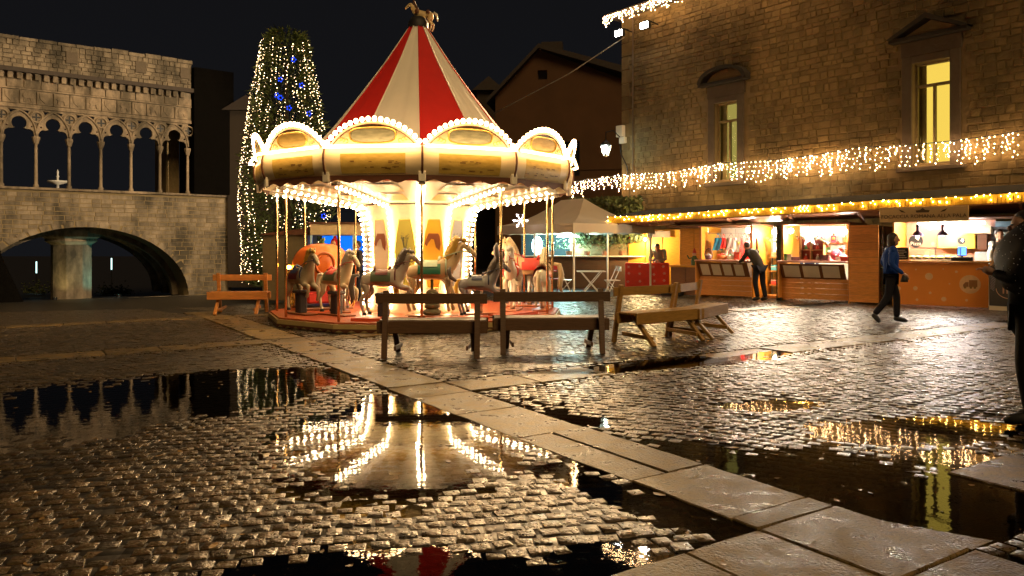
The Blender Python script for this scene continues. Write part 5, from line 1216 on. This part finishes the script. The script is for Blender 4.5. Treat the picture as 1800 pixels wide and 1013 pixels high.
def stall(label, l0, l1, cz=1.05, boards_m=None, papers=4, depth=1.6, back=None, zt=2.05):
    t = thing('market_stall', label, 'stall', sp(l0), SAng, 'wooden market stalls'); W_ = l1-l0; m = boards_m or m_hut
    boards(t, .02, W_-.02, 0.02, .08, .62, m); MB().box(0,W_,-.30,.42,cz,cz+.05).build('counter', mat('pink counter cloth',(0.42,0.20,0.15),0.6), t, bevel=0.01)
    # sloping price board under the counter
    y0, z0, y1, z1 = -.26, cz-.03, .0, .62
    MB().add([(.05,y0,z0),(W_-.05,y0,z0),(W_-.05,y1,z1),(.05,y1,z1)], [(0,3,2,1)]).build('sloping_board', m_hutd, t)
    for k in range(papers):
        pw2 = (W_-.25)/papers; x = .12+k*pw2; f = lambda u: (y0+(y1-y0)*u-.012, z0+(z1-z0)*u)
        (ya,za),(yb,zb) = f(.12), f(.90); MB().add([(x+.02,ya,za),(x+pw2-.06,ya,za),(x+pw2-.06,yb,zb),(x+.02,yb,zb)], [(0,3,2,1)]).build('paper_sheet', m_paper, t)
    MB().prism([(-.0,0),(0,0)][:0] or [(0.0,.10),(.03,.10),(.03,cz),(0.0,cz)], -.24, .3).build('side_cheek', m, t)
    for x in (0, W_-.07): MB().box(x,x+.07,.03,.10,cz+.05,zt).build('post', m_hut, t)
    MB().box(0,W_,depth-.05,depth,0,zt).build('back_wall', back or mat('white lined wall',(0.75,0.72,0.66),0.7), t)
    for x in (0.0, W_-.04): MB().box(x,x+.04,.1,depth-.05,0,zt).build('side_wall', m_or, t)
    MB().box(-.05,W_+.05,-.15,depth+.1,zt+.003,zt+.06).build('roof', m_hutd, t)
    return t
l1a, l1b = sl(1228), sl(1320); l1c = sl(1368)
ST1 = stall('first wooden stall with bags and aprons and four price sheets', l1a, sl(1322))
ST2 = stall('second wooden stall with a hanging white star and three price sheets', sl(1372), sl(1492), papers=3)
# open doorway bay between them
OB = thing('stall_doorway', 'bright open bay with garlands and shelves between the two gift stalls', 'stall', sp(sl(1326)), SAng); Wd = sl(1366)-sl(1326)
MB().box(0,Wd,1.5,1.55,0,2.05).build('back_wall', mat('white lined wall',(0,0,0)), OB); MB().box(0,Wd,.6,1.1,.02,.10).build('floor_step', m_hut, OB)
for z in (.35,.75,1.15): MB().box(.02,Wd-.02,1.1,1.48,z,z+.03).build('shelf', m_hut, OB)
MB().box(Wd-.02,Wd+.10,.0,.12,0,2.05).build('post', mat('dark green post',(0.03,0.04,0.03),0.6), OB)
for k in range(9):
    x, z = .05+(k%3)*.2, (.383,.783,1.183)[k//3]; c = [(0.7,0.1,0.08),(0.75,0.7,0.6),(0.5,0.2,0.1),(0.1,0.45,0.6),(0.7,0.55,0.3)][k%5]
    bo = thing('gift_box', ['lowest shelf','middle shelf','top shelf'][k//3]+' gift box in the doorway bay, '+['nearest the first stall','in the middle','nearest the green post'][k%3], 'box', sp(sl(1326)+x+.08,1.25,z), SAng, 'gift boxes in the doorway')
    MB().box(-.075,.075,-.08,.08,0,.13+.03*(k%2)).build('carton', mat('gift paper %d'%(k%5),c,0.5), bo, bevel=0.01); MB().box(-.078,.078,-.083,-.06,.10,.12).build('ribbon', m_creamw, bo)
def garland(label, p, L, n=420, rz=0.0, vert=False):
    t = thing('fir_garland', label, 'garland', p, SAng+rz, 'fir garlands'); b = MB(); ln_ = MB()
    pts = [(0,0,-k*L/10) if vert else (k*L/10,0,-.10*math.sin(PI*k/10)) for k in range(11)]; ln_.tube(pts,.015,5); ln_.build('wire', m_brown, t)
    for _ in range(n):
        u = rng.random()*L; c = Vector((0,0,-u)) if vert else Vector((u,0,-.10*math.sin(PI*u/L))); a = rng.uniform(0,2*PI); d = Vector((rng.uniform(-.4,.4),math.cos(a),math.sin(a))) if not vert else Vector((math.cos(a),math.sin(a),rng.uniform(-.6,.2))); d = d.normalized()*rng.uniform(.05,.11); s = d.cross(Vector((.3,.5,.8))).normalized()*.008; b.add([c-s,c+s,c+d],[(0,1,2)])
    kind(b.build('needles', mat('fir needles',(0.025,0.06,0.02),0.6), t), 'stuff')
garland('fir garland strung across the bright doorway bay', sp(sl(1326),.9,1.72), Wd*.95); garland('fir garland wound up the dark post between the stalls', sp(sl(1369),-.06,2.0), 1.9, 800, 0, True); garland('fir garland down the post right of the plank shutter', sp(sl(1552),-.04,2.0), 1.9, 700, 0, True); garland('fir garland in the second stall by the star', sp(sl(1380),.9,1.75), .6, 260)
work_lamp('bare white lamp at the top of the first stall by the doorway', sp(sl(1313),.10,1.93), 70); work_lamp('bare white lamp at the left of the second stall', sp(sl(1384),.30,1.90), 60); work_lamp('bare white lamp at the right of the second stall by the shutter', sp(sl(1484),.05,1.86), 70); work_lamp('bare white lamp in the doorway bay', sp(sl(1345),.75,1.88), 55)
# goods of the first stall
m_bag = mat('turquoise bag print',(0.02,0.22,0.42),0.5,0,0.6,9); railz = 1.86
rl = thing('hanging_rail', 'thin clothes rail across the first stall', 'rail', sp(sl(1236),.35,railz), SAng); MB().tube([(0,0,0),(1.25,0,0)],.012,6).build('tube', m_steel, rl); MB().tube([(0,0,0),(0,0,.18)],.006,4).tube([(1.25,0,0),(1.25,0,.18)],.006,4).build('hooks', m_steel, rl)
def hung(name, label, cat, px, w0, w1, h, m, top=None):
    t = thing(name, label, cat, sp(sl(px),.32,railz-.015), SAng, 'goods hanging in the first stall'); b = MB(); n = 8; vs = []
    for i in range(n+1):
        u = i/n; w = w0+(w1-w0)*u; 
        for j in range(7): x = w*(j/6-.5); vs.append((x, .02*math.sin(j*1.9+i*.6)-.03*u, -.12-h*u))
    b.add(vs, [(i*7+j,i*7+j+1,(i+1)*7+j+1,(i+1)*7+j) for i in range(n) for j in range(6)]); vs2 = [(x,y+.05,z) for x,y,z in vs]; b.add(vs2, [(i*7+j,(i+1)*7+j,(i+1)*7+j+1,i*7+j+1) for i in range(n) for j in range(6)])
    b.build('cloth', m, t, True); st_ = MB()
    for s in (-1,1): st_.tube([(s*w0*.35,.02,-.12),(s*w0*.2,.02,-.05),(0,.02,.0)],.008,5)
    st_.build('straps', m, t); return t
hung('hanging_bag','turquoise printed bag hanging at the left of the first stall','bag',1254,.20,.30,.36,m_bag)
hung('hanging_apron','grey brown apron hanging beside the turquoise bag','apron',1277,.24,.32,.46,cl('taupe cloth',(0.22,0.15,0.13)))
hung('hanging_apron','bright red apron hanging in the first stall','apron',1301,.20,.32,.66,cl('red cloth',(0.60,0.025,0.02)))
hung('hanging_bag','small red bag behind the turquoise bag','bag',1264,.10,.16,.30,cl('red cloth',(0,0,0)))
hung('hanging_apron','brownish checked apron above the leaning person','apron',1316,.22,.30,.5,cl('brown checked cloth',(0.25,0.10,0.09)))
m_g = [mat('goods red',(0.6,0.06,0.03),0.5), mat('goods orange',(0.7,0.2,0.04),0.5), mat('goods white',(0.75,0.7,0.62),0.5), mat('goods plum',(0.12,0.04,0.05),0.5), mat('goods green',(0.10,0.25,0.08),0.5), mat('goods pink',(0.65,0.10,0.18),0.5)]
def basket(label, px, d, z, r, m, fill):
    t = thing('basket', label, 'basket', sp(sl(px),d,z), SAng, 'goods on the stall counters'); MB().lathe([(r*.7,0),(r,.12),(r*.95,.12),(r*.65,.02),(0,.02)],12).build('bowl', m, t, True)
    f = MB()
    for k in range(7): a = k*2.4; f.ell((r*.5*math.cos(a)*(k>0),r*.5*math.sin(a)*(k>0),.11+.04*(k==0)),r*.32,r*.32,r*.30,7,5)
    f.build('contents', fill, t, True); h_ = MB(); h_.tube([(r*.95*math.cos(a),0,.11+.20*math.sin(a)) for a in [PI*k/10 for k in range(11)]],.012,5); h_.build('handle', m, t)
basket('orange basket of goods on the first stall counter',1268,.05,1.105,.17,m_g[1],m_g[0]); basket('small dark basket at the left end of the first stall counter',1246,-.02,1.105,.12,m_g[3],m_g[2]); basket('white basket in the middle of the first stall counter',1284,.0,1.105,.11,m_g[2],m_g[4]); basket('red basket on the second stall counter near the shutter',1482,.05,1.105,.14,m_g[0],m_g[2])
for i,(px,w,h,m,lb) in enumerate(((1296,.16,.20,m_g[0],'red box under the red apron on the first counter'),(1388,.10,.15,m_g[2],'white box at the left end of the second counter'),(1399,.22,.08,m_g[3],'flat plum box on the second counter'),(1381,.06,.16,m_g[4],'small green tin on the second counter'),(1450,.22,.14,m_g[3],'dark box right of the toy house on the second counter'),(1474,.12,.09,m_g[2],'white card box in front of the pink disc'))):
    t = thing('goods_box', lb, 'box', sp(sl(px),.0,1.103), SAng, 'goods on the stall counters'); MB().box(-w/2,w/2,-.06,.06,0,h).build('carton', m, t, bevel=0.01); MB().box(-w/2-.003,w/2+.003,-.063,.063,h,h+.015).build('lid', m, t)
# toy house shelf, star, pink disc, seller
th = thing('toy_house', 'open wooden toy house shelf with pigeonholes in the second stall', 'shelf', sp(sl(1426),.08,1.103), SAng); m_th = wood('light plywood',(0.55,0.30,0.12))
for x in (-.30,-.02,.30): MB().box(x-.012,x+.012,-.08,.10,0,.52 if x == .30 else .62).build('upright', m_th, th)
for z in (0.0,.27): MB().box(-.288,.288,-.08,.10,z,z+.024).build('shelf_board', m_th, th)
MB().bar((-.12,.01,.72),(.40,.01,.46),.20,.03).build('roof_board', m_creamw, th); MB().box(-.31,.31,.103,.115,0,.55).build('back_board', mat('red lining',(0.35,0.05,0.03),0.6), th)
for k,(x,z) in enumerate(((-.16,.30),(.14,.30),(-.16,.03),(.14,.03))):
    o = thing('figurine', ['upper left','upper right','lower left','lower right'][k]+' figurine in the toy house shelf', 'figurine', sp(sl(1426)+x,.08,1.103+z), SAng, 'figurines in the toy house'); b = MB(); b.lathe([(.05,0),(.045,.05),(.02,.10),(0,.11)],8); b.build('body', m_g[[4,0,0,2][k]], o, True); MB().ell((0,0,.125),.025,.025,.025,7,5).build('head', m_g[2], o, True)
sr = thing('star_lamp', 'large white paper star hanging in the second stall', 'lamp', sp(sl(1423),.02,1.72), SAng); b = MB(); ring = [((.25 if k%2==0 else .10)*math.sin(PI*k/5),(.25 if k%2==0 else .10)*math.cos(PI*k/5)) for k in range(10)]
b.add([(x,0,z) for x,z in ring]+[(0,-.07,0),(0,.07,0)], [(k,(k+1)%10,10) for k in range(10)]+[((k+1)%10,k,11) for k in range(10)]); b.build('paper_star', glow('star paper',(1,0.92,0.78),1.6), sr); MB().tube([(0,0,.25),(0,0,.4)],.006,4).build('cord', m_iron, sr)
pd_ = thing('pink_disc', 'round pink cushion standing on the second counter', 'cushion', sp(sl(1468),.12,1.105), SAng); MB().lathe([(0,-.05),(.12,-.04),(.15,0),(.12,.04),(0,.05)],18,0,2*PI,Matrix.Translation((0,0,.15)) @ Matrix.Rotation(PI/2,4,'X')).build('pad', m_g[5], pd_, True); MB().ell((0,-.055,.15),.02,.01,.02,6,4).build('button', m_g[2], pd_, True)
person('person','seller in a dark blue top behind the toy house in the second stall', sp(sl(1408),.75,.04), SAng-PI/2, 0, STAND, cl('navy top',(0.02,0.03,0.07)), m_jean, None, 0.95, 'short')
for k in range(10):
    px = 1384+k*11; t = thing('shelf_goods', ['red','orange','white','plum','green','pink'][k%6]+' gift, '+['first','second','third','fourth','fifth'][k//2]+' from the left on the '+['lower','upper'][k%2]+' back shelf', 'gift', sp(sl(px),1.42,1.30+.28*(k%2)), SAng, 'gifts on the back shelf'); MB().box(-.06,.06,-.05,.05,0,.12+.04*(k%3)).build('carton', m_g[k%6], t, bevel=0.01); MB().ell((0,0,.15+.04*(k%3)),.03,.03,.03,6,4).build('bow', m_g[(k+2)%6], t, True)
for z, k in ((1.27,0),(1.55,1)): MB().box(.1,sl(1492)-sl(1372)-.1,1.35,1.545,z,z+.025).build('shelf', m_hut, ST2)
bau = {}
for c_, m_ in (('red', m_g[0]), ('white', m_g[2]), ('gold', m_gold)):
    b = MB(); b.ell((0,0,0),.045,.045,.045,10,7); bau[c_] = b.mesh('ball', m_, True)
thr = MB().tube([(0,0,.045),(0,0,.30)],.004,4).mesh('thread', m_iron)
for k in range(26):
    c_ = ('red','white','gold')[k % 3]; first = k < 12
    l_ = (sl(1232)+.12+.105*k) if first else (sl(1372)+.12+.115*(k-12))
    n_ = [q for q in range(0 if first else 12, k) if q % 3 == k % 3]; t = thing('bauble', ['first','second','third','fourth','fifth','sixth'][len(n_)]+' '+c_+' bauble from the left at the back of the '+('first' if first else 'second')+' stall', 'bauble', sp(l_, 1.25, 1.70-.12*(k % 4)), 0, c_+' baubles in the '+('first' if first else 'second')+' stall')
    link('ball', bau[c_], t); link('thread', thr, t)
# plank shutter
SHT = thing('plank_shutter', 'tall closed wooden plank wall between the second stall and the focaccia stall', 'wall', sp(sl(1494)), SAng); boards(SHT, 0, sl(1546)-sl(1494), -.12, .06, 2.02, m_hut, .19, 'plank', .04); MB().box(-.02,sl(1546)-sl(1494)+.02,-.078,1.5,.06,2.0).build('frame', m_hutd, SHT)
# low bins and elf by the orange hut, left of the stalls
OH = thing('orange_hut', 'bright orange wooden hut left of the first stall', 'hut', sp(-.98,.10), SAng)
for k in range(2): MB().box(.02+k*.47,.02+k*.47+.455,.6,.64,.85,2.02).build('wall_panel', m_or, OH, bevel=0.008)
for k in range(2): MB().box(.02+k*.47,.02+k*.47+.455,.0,.04,.05,.86).build('front_panel', m_hutd, OH)
MB().box(0,.96,-.1,.5,.863,.92).build('counter', m_or, OH, bevel=0.01); MB().box(-.05,.96,-.2,.9,2.03,2.08).build('roof', m_hutd, OH); op = at(1150,500,26.4); OP = thing('orange_partition','orange panelled partition behind the man at the gift counter','partition',(op.x,op.y,0),R(-20))
for k in range(3): MB().box(-.9+k*.6,-.9+k*.6+.585,0,.04,.02,2.05).build('wall_panel', m_or, OP, bevel=0.008)
MB().box(-.2,.55,-.10,-.07,1.78,2.0).build('name_board', mat('grey board',(0.22,0.17,0.15),0.7), OP)
hl = thing('hut_lamp','small round lamp on the orange hut wall','lamp',at(1134,421,26.0),SAng); MB().ell((0,0,0),.05,.05,.05).build('globe', glow('hut globe',(1,0.85,0.6),20), hl, True); MB().lathe([(.06,.05),(.06,.08),(0,.08)],10).build('base', m_iron, hl); point(hl,(0,-.12,-.05),70,(1,0.70,0.30))
el = thing('elf_doll','small elf doll in a red cap on the orange hut counter','doll',sp(-.22,.12,1.175),SAng); b = MB(); b.lathe([(.09,-.25),(.10,-.12),(.06,.02),(.0,.05)],10); b.build('body', mat('elf green',(0.05,0.09,0.02),0.6), el, True); MB().ell((0,-.01,.08),.06,.055,.06,8,6).build('head', m_skin, el, True); MB().lathe([(.065,.11),(.04,.18),(.0,.26)],8).build('cap', m_g[0], el, True); b = MB(); b.tube([(0,0,-.02),(-.15,-.05,-.05),(-.2,-.05,.04)],.022,6); b.tube([(0,0,-.02),(.13,-.05,-.08)],.022,6); b.build('arms', mat('elf green',(0,0,0)), el)
blk = gd(1214,545); tb_ = thing('black_case','black case standing on the ground behind the benches','case',(4.75,22.75,.02),SAng); MB().box(-.32,.32,-.16,.16,0,.30).build('box', m_black, tb_, bevel=0.03); MB().tube([(-.12,-.17,.22),(0,-.20,.25),(.12,-.17,.22)],.012,6).build('handle', m_iron, tb_)
# ------------------------------------------------------------------ focaccia stall
P0 = sl(1572); PW = sl(1737)-P0; PZ = 1.09
FS = thing('focaccia_stall', 'orange focaccia stall with pale dots and a lettered sign board', 'stall', sp(P0), SAng); m_oc = mat('orange counter laminate',(0.80,0.28,0.045),0.45,0,0.08,2)
MB().box(0,PW,.0,.06,.05,PZ).build('counter_front', m_oc, FS, bevel=0.01); MB().box(-.02,PW+.02,-.06,.6,PZ+.003,PZ+.045).build('counter_top', wood('counter oak',(0.62,0.32,0.10)), FS, bevel=0.01)
m_dot = mat('pale dot',(0.78,0.50,0.26),0.5)
def disc(x, z, r, y0, m, parent, name='dot'): MB().prism([(x+r*math.cos(2*PI*k/20), z+r*math.sin(2*PI*k/20)) for k in range(20)], y0-.004, y0).build(name, m, parent)
fx_ = lambda px: sl(px)-P0
for px, pyy, r in ((1633,486,.085),(1610,474,.02),(1591,490,.03),(1609,507,.05),(1635,515,.03),(1659,526,.055),(1612,527,.03),(1681,478,.03),(1658,473,.015),(1669,499,.018),(1699,528,.03),(1580,507,.045),(1729,475,.035)): disc(fx_(px), lz(px,pyy), r, -.003, m_dot, FS)
disc(fx_(1705), lz(1705,500), .22, -.003, m_dot, FS, 'truck_badge'); tk = MB(); cx, cz = fx_(1705), lz(1705,500)
tk.prism([(cx-.02,cz-.06),(cx+.15,cz-.06),(cx+.15,cz+.10),(cx-.02,cz+.10)],-.012,-.0075); tk.prism([(cx-.14,cz-.06),(cx-.03,cz-.06),(cx-.03,cz+.05),(cx-.09,cz+.05),(cx-.14,cz-.01)],-.012,-.0075); tk.build('badge_truck', mat('brown badge print',(0.32,0.14,0.05),0.6), FS)
wl_ = MB()
for x in (-.10,.02,.10): wl_.prism([(cx+x+.028*math.cos(2*PI*k/12), cz-.075+.028*math.sin(2*PI*k/12)) for k in range(12)],-.015,-.0125)
wl_.build('badge_wheels', m_sketch, FS)
SB = MB(); zs0, zs1 = lz(1640,390,-.64), lz(1640,363,-.64); SB.box(fx_(1566)-.12,fx_(1720)-.12,-.66,-.63,zs0,zs1); sbo = SB.build('sign_board', mat('kraft sign board',(0.50,0.34,0.16),0.6,0,0.08), FS, bevel=0.005)
m_ink = mat('dark brown ink',(0.06,0.03,0.012),0.6); smx = (fx_(1566)+fx_(1720))/2-.12
text('lettering','FOCACCIA ROMANA ALLA PALA',.122,m_ink,FS,(smx,-.666,zs0+.13))
for s in (-1,1):
    cr_ = MB(); cr_.prism([(smx+s*.42,zs0+.27),(smx+s*.52,zs0+.31),(smx+s*.46,zs0+.24),(smx+s*.36,zs0+.22)],-.666,-.661); cr_.build('sign_laurel', m_ink, FS)
cr_ = MB(); cr_.prism([(smx-.13,zs0+.22),(smx+.13,zs0+.22),(smx+.15,zs0+.27),(smx+.06,zs0+.28),(smx,zs0+.33),(smx-.06,zs0+.28),(smx-.15,zs0+.27)],-.666,-.661); cr_.build('sign_crest', m_ink, FS)
MB().box(0,PW,1.5,1.55,0,2.15).build('back_wall', mat('salmon wall',(0.62,0.28,0.18),0.6,0,0.05), FS); MB().box(-.04,0,.0,1.5,0,2.1).build('side_wall', m_or, FS); MB().box(-.1,PW+1.2,-.28,1.6,2.16,2.20).build('roof', m_hutd, FS)
for x,z,r in ((.55,1.95,.06),(.62,1.55,.05),(.30,1.75,.04),(.48,1.3,.05)): disc(x,z,r,1.497,m_dot,FS,'wall_dot')
disc(.22,1.62,.17,1.497,m_black,FS,'wall_logo'); lgx = MB(); lgx.prism([(.20,1.70),(.26,1.78),(.32,1.72),(.28,1.63)],1.480,1.4925); lgx.build('logo_figure', m_creamw, FS); text('logo_lettering','Pizza',.13,m_creamw,FS,(.22,1.486,1.55))
yb = MB(); yb.box(.78,1.62,1.05,1.45,1.42,1.78); yb.build('oven', mat('mustard oven',(0.72,0.42,0.05),0.4), FS, bevel=0.02); disc(1.32,1.62,.09,1.047,m_black,FS,'oven_logo'); lgx = MB(); lgx.prism([(1.30,1.62),(1.34,1.69),(1.38,1.64),(1.35,1.58)],1.032,1.042); lgx.build('oven_logo_figure', m_creamw, FS)
MB().box(.85,1.95,1.1,1.45,1.80,1.98).build('extractor_hood', m_creamw, FS, bevel=0.02); MB().box(1.65,1.85,1.1,1.4,1.4,1.78).build('oven_vent', m_brown, FS); MB().box(1.62,PW,.9,1.4,.9,1.35).build('cupboard', mat('pale grey steel',(0.5,0.55,0.55),0.35,0.3), FS)
# glass display with focaccia
DC = thing('display_case', 'glass display case of focaccia on the orange counter', 'display case', sp(P0+.28,.06,PZ+.048), SAng)
for a, b in (((0,-.02),(1.15,-.02)),): MB().add([(a[0],a[1],0),(b[0],b[1],0),(b[0],b[1],.30),(a[0],a[1],.30)],[(0,1,2,3)]).build('front_glass', glass('window glass'), DC)
MB().add([(0,-.02,.303),(1.15,-.02,.303),(1.15,.36,.303),(0,.36,.303)],[(0,1,2,3)]).build('top_glass', glass('window glass'), DC); fe = MB()
for x in (0,.62,1.15): fe.box(x-.008,x+.008,-.028,-.012,0,.31)
fe.box(0,1.15,-.03,-.012,.295,.315); fe.build('case_frame', m_steel, DC); MB().box(0,1.15,0,.36,0,.02).build('tray', m_steel, DC)
for k in range(7):
    o = thing('focaccia', ['first','second','third','fourth','fifth','sixth','seventh'][k]+' slab of focaccia from the left in the display case', 'bread', sp(P0+.36+k*.155,.22,PZ+.07), SAng+rng.uniform(-.2,.2), 'focaccia in the display case'); MB().ell((0,0,.05),.085,.15,.05,10,6).build('bread', mat('baked crust',(0.62,0.40,0.14),0.6,0,0.3,14,0.4), o, True); b = MB()
    for j in range(6): b.octa((rng.uniform(-.05,.05),rng.uniform(-.1,.1),.098),.014)
    b.build('topping', m_g[[4,0,2][k%3]], o)
for i, px in enumerate((1607,1651)):
    o = thing('pendant_lamp', ['left','right'][i]+' black pendant lamp over the focaccia counter', 'lamp', sp(sl(px)+.05,.15,1.74), SAng, 'pendant lamps'); MB().lathe([(.13,0),(.10,.07),(.035,.13),(.035,.28)],14).build('shade', mat('dark purple enamel',(0.05,0.03,0.07),0.35), o, True); MB().ell((0,0,.02),.05,.05,.035,8,6).build('bulb', glow('pendant bulb',(1,0.9,0.75),35), o, True); MB().tube([(0,0,.28),(0,0,.45)],.008,5).build('cord', m_black, o); point(o,(0,0,-.04),45,(1,0.86,0.66))
tl_ = thing('strip_lamp','white strip lamp along the back of the focaccia stall','lamp',sp(P0+.3,1.25,2.06),SAng); MB().tube([(0,0,0),(1.5,0,0)],.03,8).build('tube', glow('cool tube',(0.92,0.95,1.0),9), tl_, True); MB().box(0,1.5,-.03,.03,.03,.06).build('fitting', m_creamw, tl_); point(tl_,(.8,-.2,-.06),34,(0.95,0.95,1))
rg_ = thing('cash_register','black cash register on the focaccia counter','cash register',sp(sl(1690),.12,PZ+.048),SAng); MB().box(-.22,.22,-.12,.16,0,.09).build('drawer', m_black, rg_, bevel=0.01); MB().box(-.10,.10,-.02,.0,.12,.34).build('screen_back', m_black, rg_); MB().add([(-.09,-.023,.13),(.09,-.023,.13),(.09,-.023,.33),(-.09,-.023,.33)],[(0,1,2,3)]).build('screen', glow('blue screen',(0.1,0.25,0.9),1.2,False), rg_); MB().box(-.02,.02,-.01,.01,.09,.12).build('neck', m_iron, rg_)
cb = thing('chalk_menu','small chalkboard menu in a light wooden frame by the display case','menu board',sp(sl(1586),-.02,PZ+.05),SAng); MB().box(-.14,.14,-.015,.0,0,.30).build('slate', m_black, cb); f = MB(); f.box(-.16,-.14,-.02,.005,-.0,.32).box(.14,.16,-.02,.005,0,.32).box(-.14,.14,-.02,.005,.30,.32).box(-.14,.14,-.02,.005,0,.02); f.build('frame', m_th, cb); c = MB()
for k in range(5): c.box(-.10,.10-.03*(k%3),-.018,-.016,.06+k*.045,.072+k*.045)
c.build('chalk_lines', m_paper, cb)
person('person','cook in a pale shirt at the back of the focaccia stall', sp(sl(1748),.85,.04), SAng-PI/2+.9, 0, STAND, m_white_s, m_jean, dict(hed=(.02,0,1.62)), 1.06, 'short', .05)
# steel blue back room beside the cook
BR = thing('service_corner','steel blue service corner behind the cook','corner',sp(sl(1728)),SAng); MB().box(.0,1.3,1.5,1.55,0,2.1).build('back_wall', mat('steel blue panel',(0.20,0.30,0.34),0.5), BR)
for k in range(6): MB().box(.02,.9,1.44,1.49,1.3+k*.12,1.36+k*.12).build('slat', mat('pale steel',(0.45,0.5,0.52),0.4), BR)
MB().box(.0,.35,1.0,1.4,.0,1.2).build('shelf_unit', m_creamw, BR)
# black menu stand
MS = thing('menu_stand','black panel stall front with an ornate round monogram and pale base','panel',sp(sl(1737)+.04,-.22),SAng+R(-14)); MB().box(0,.86,.0,.05,.12,1.03).build('panel', mat('black vinyl',(0.016,0.012,0.012),0.35), MS, bevel=0.01); MB().box(0,.86,-.004,.06,.02,.117).build('base_strip', m_creamw, MS)
rg2 = MB(); rg2.tube([(.42+.27*math.cos(t),-.006,.52+.22*math.sin(t)) for t in [PI+PI*k/20 for k in range(21)]],.008,5); rg2.build('monogram_arc', mat('copper print',(0.55,0.30,0.18),0.5), MS); text('monogram','IIC',.30,mat('copper print',(0,0,0)),MS,(.44,-.006,.50)); fg = MB()
for k in range(14): fg.bar((.03,-.004,.98-k*.035),(.16-.004*k,-.004,.92-k*.035),.003,.008)
fg.build('fringe_print', mat('grey lilac print',(0.35,0.32,0.42),0.6), MS); MB().prism([(.0,1.05),(.05,1.03),(.52,1.78),(.47,1.80)],-.02,.03).build('sloping_rail', m_th, MS); MB().box(.50,1.3,.05,.10,1.03,1.95).build('upper_panel', mat('black vinyl',(0,0,0)), MS)
# gilded eave over the stalls with its lights
ev0 = sp(-2.7,-.55); ev1 = sp(8.6,-.55); EL = (ev1-ev0).length
EV = thing('stall_eave','long gold fringed eave roof above all the stalls','canopy',(ev0.x,ev0.y,0),SAng); m_gfab = mat('gold fringe fabric',(0.55,0.36,0.04),0.5,0.2,0.4,30,0.4)
z0_, z1_ = 2.28, 2.62
MB().add([(0,0,z0_-.10),(EL,0,z1_-.12),(EL,0,z1_+.10),(0,0,z0_+.10)],[(0,1,2,3)]).build('fascia', m_gfab, EV); MB().add([(0,0,z0_+.102),(EL,0,z1_+.102),(EL,2.2,z1_+.42),(0,2.6,z0_+.42)],[(0,1,2,3)]).build('roof_sheet', mat('mossy roof sheet',(0.008,0.008,0.005),0.9,0,0.5,3), EV)
MB().bar((0,-.02,z0_-.12),(EL,-.02,z1_-.14),.05,.03).build('bottom_rail', m_hutd, EV); MB().add([(0,.01,z0_-.105),(EL,.01,z1_-.125),(EL,.75,z1_-.35),(0,.75,z0_-.20)],[(0,1,2,3)]).build('soffit', m_hutd, EV)
for k in range(7): x = k*1.7+.3; MB().bar((x,.0,z0_+(z1_-z0_)*x/EL-.13),(x,.7,2.1),.06,.06).build('rafter', m_hutd, EV)
fr2 = MB()
for k in range(150): x = EL*k/150; zz = z0_+(z1_-z0_)*x/EL; fr2.box(x,x+.05,-.02,-.006,zz-.09-rng.uniform(0,.05),zz+.02)
kind(fr2.build('fringe', m_gfab, EV), 'stuff')
icicles('eave_lights','double row of golden lights along the stall eave','stall eave lights',(ev0.x-SN.x*.06,ev0.y-SN.y*.06,z0_+.11),(ev1.x-SN.x*.06,ev1.y-SN.y*.06,z1_+.11),(.03,.22),.15,m_ice2,.0115,.03,21,(1,3))

point(point_later,(0,-.15,-.08),60,(0.55,0.95,0.85))
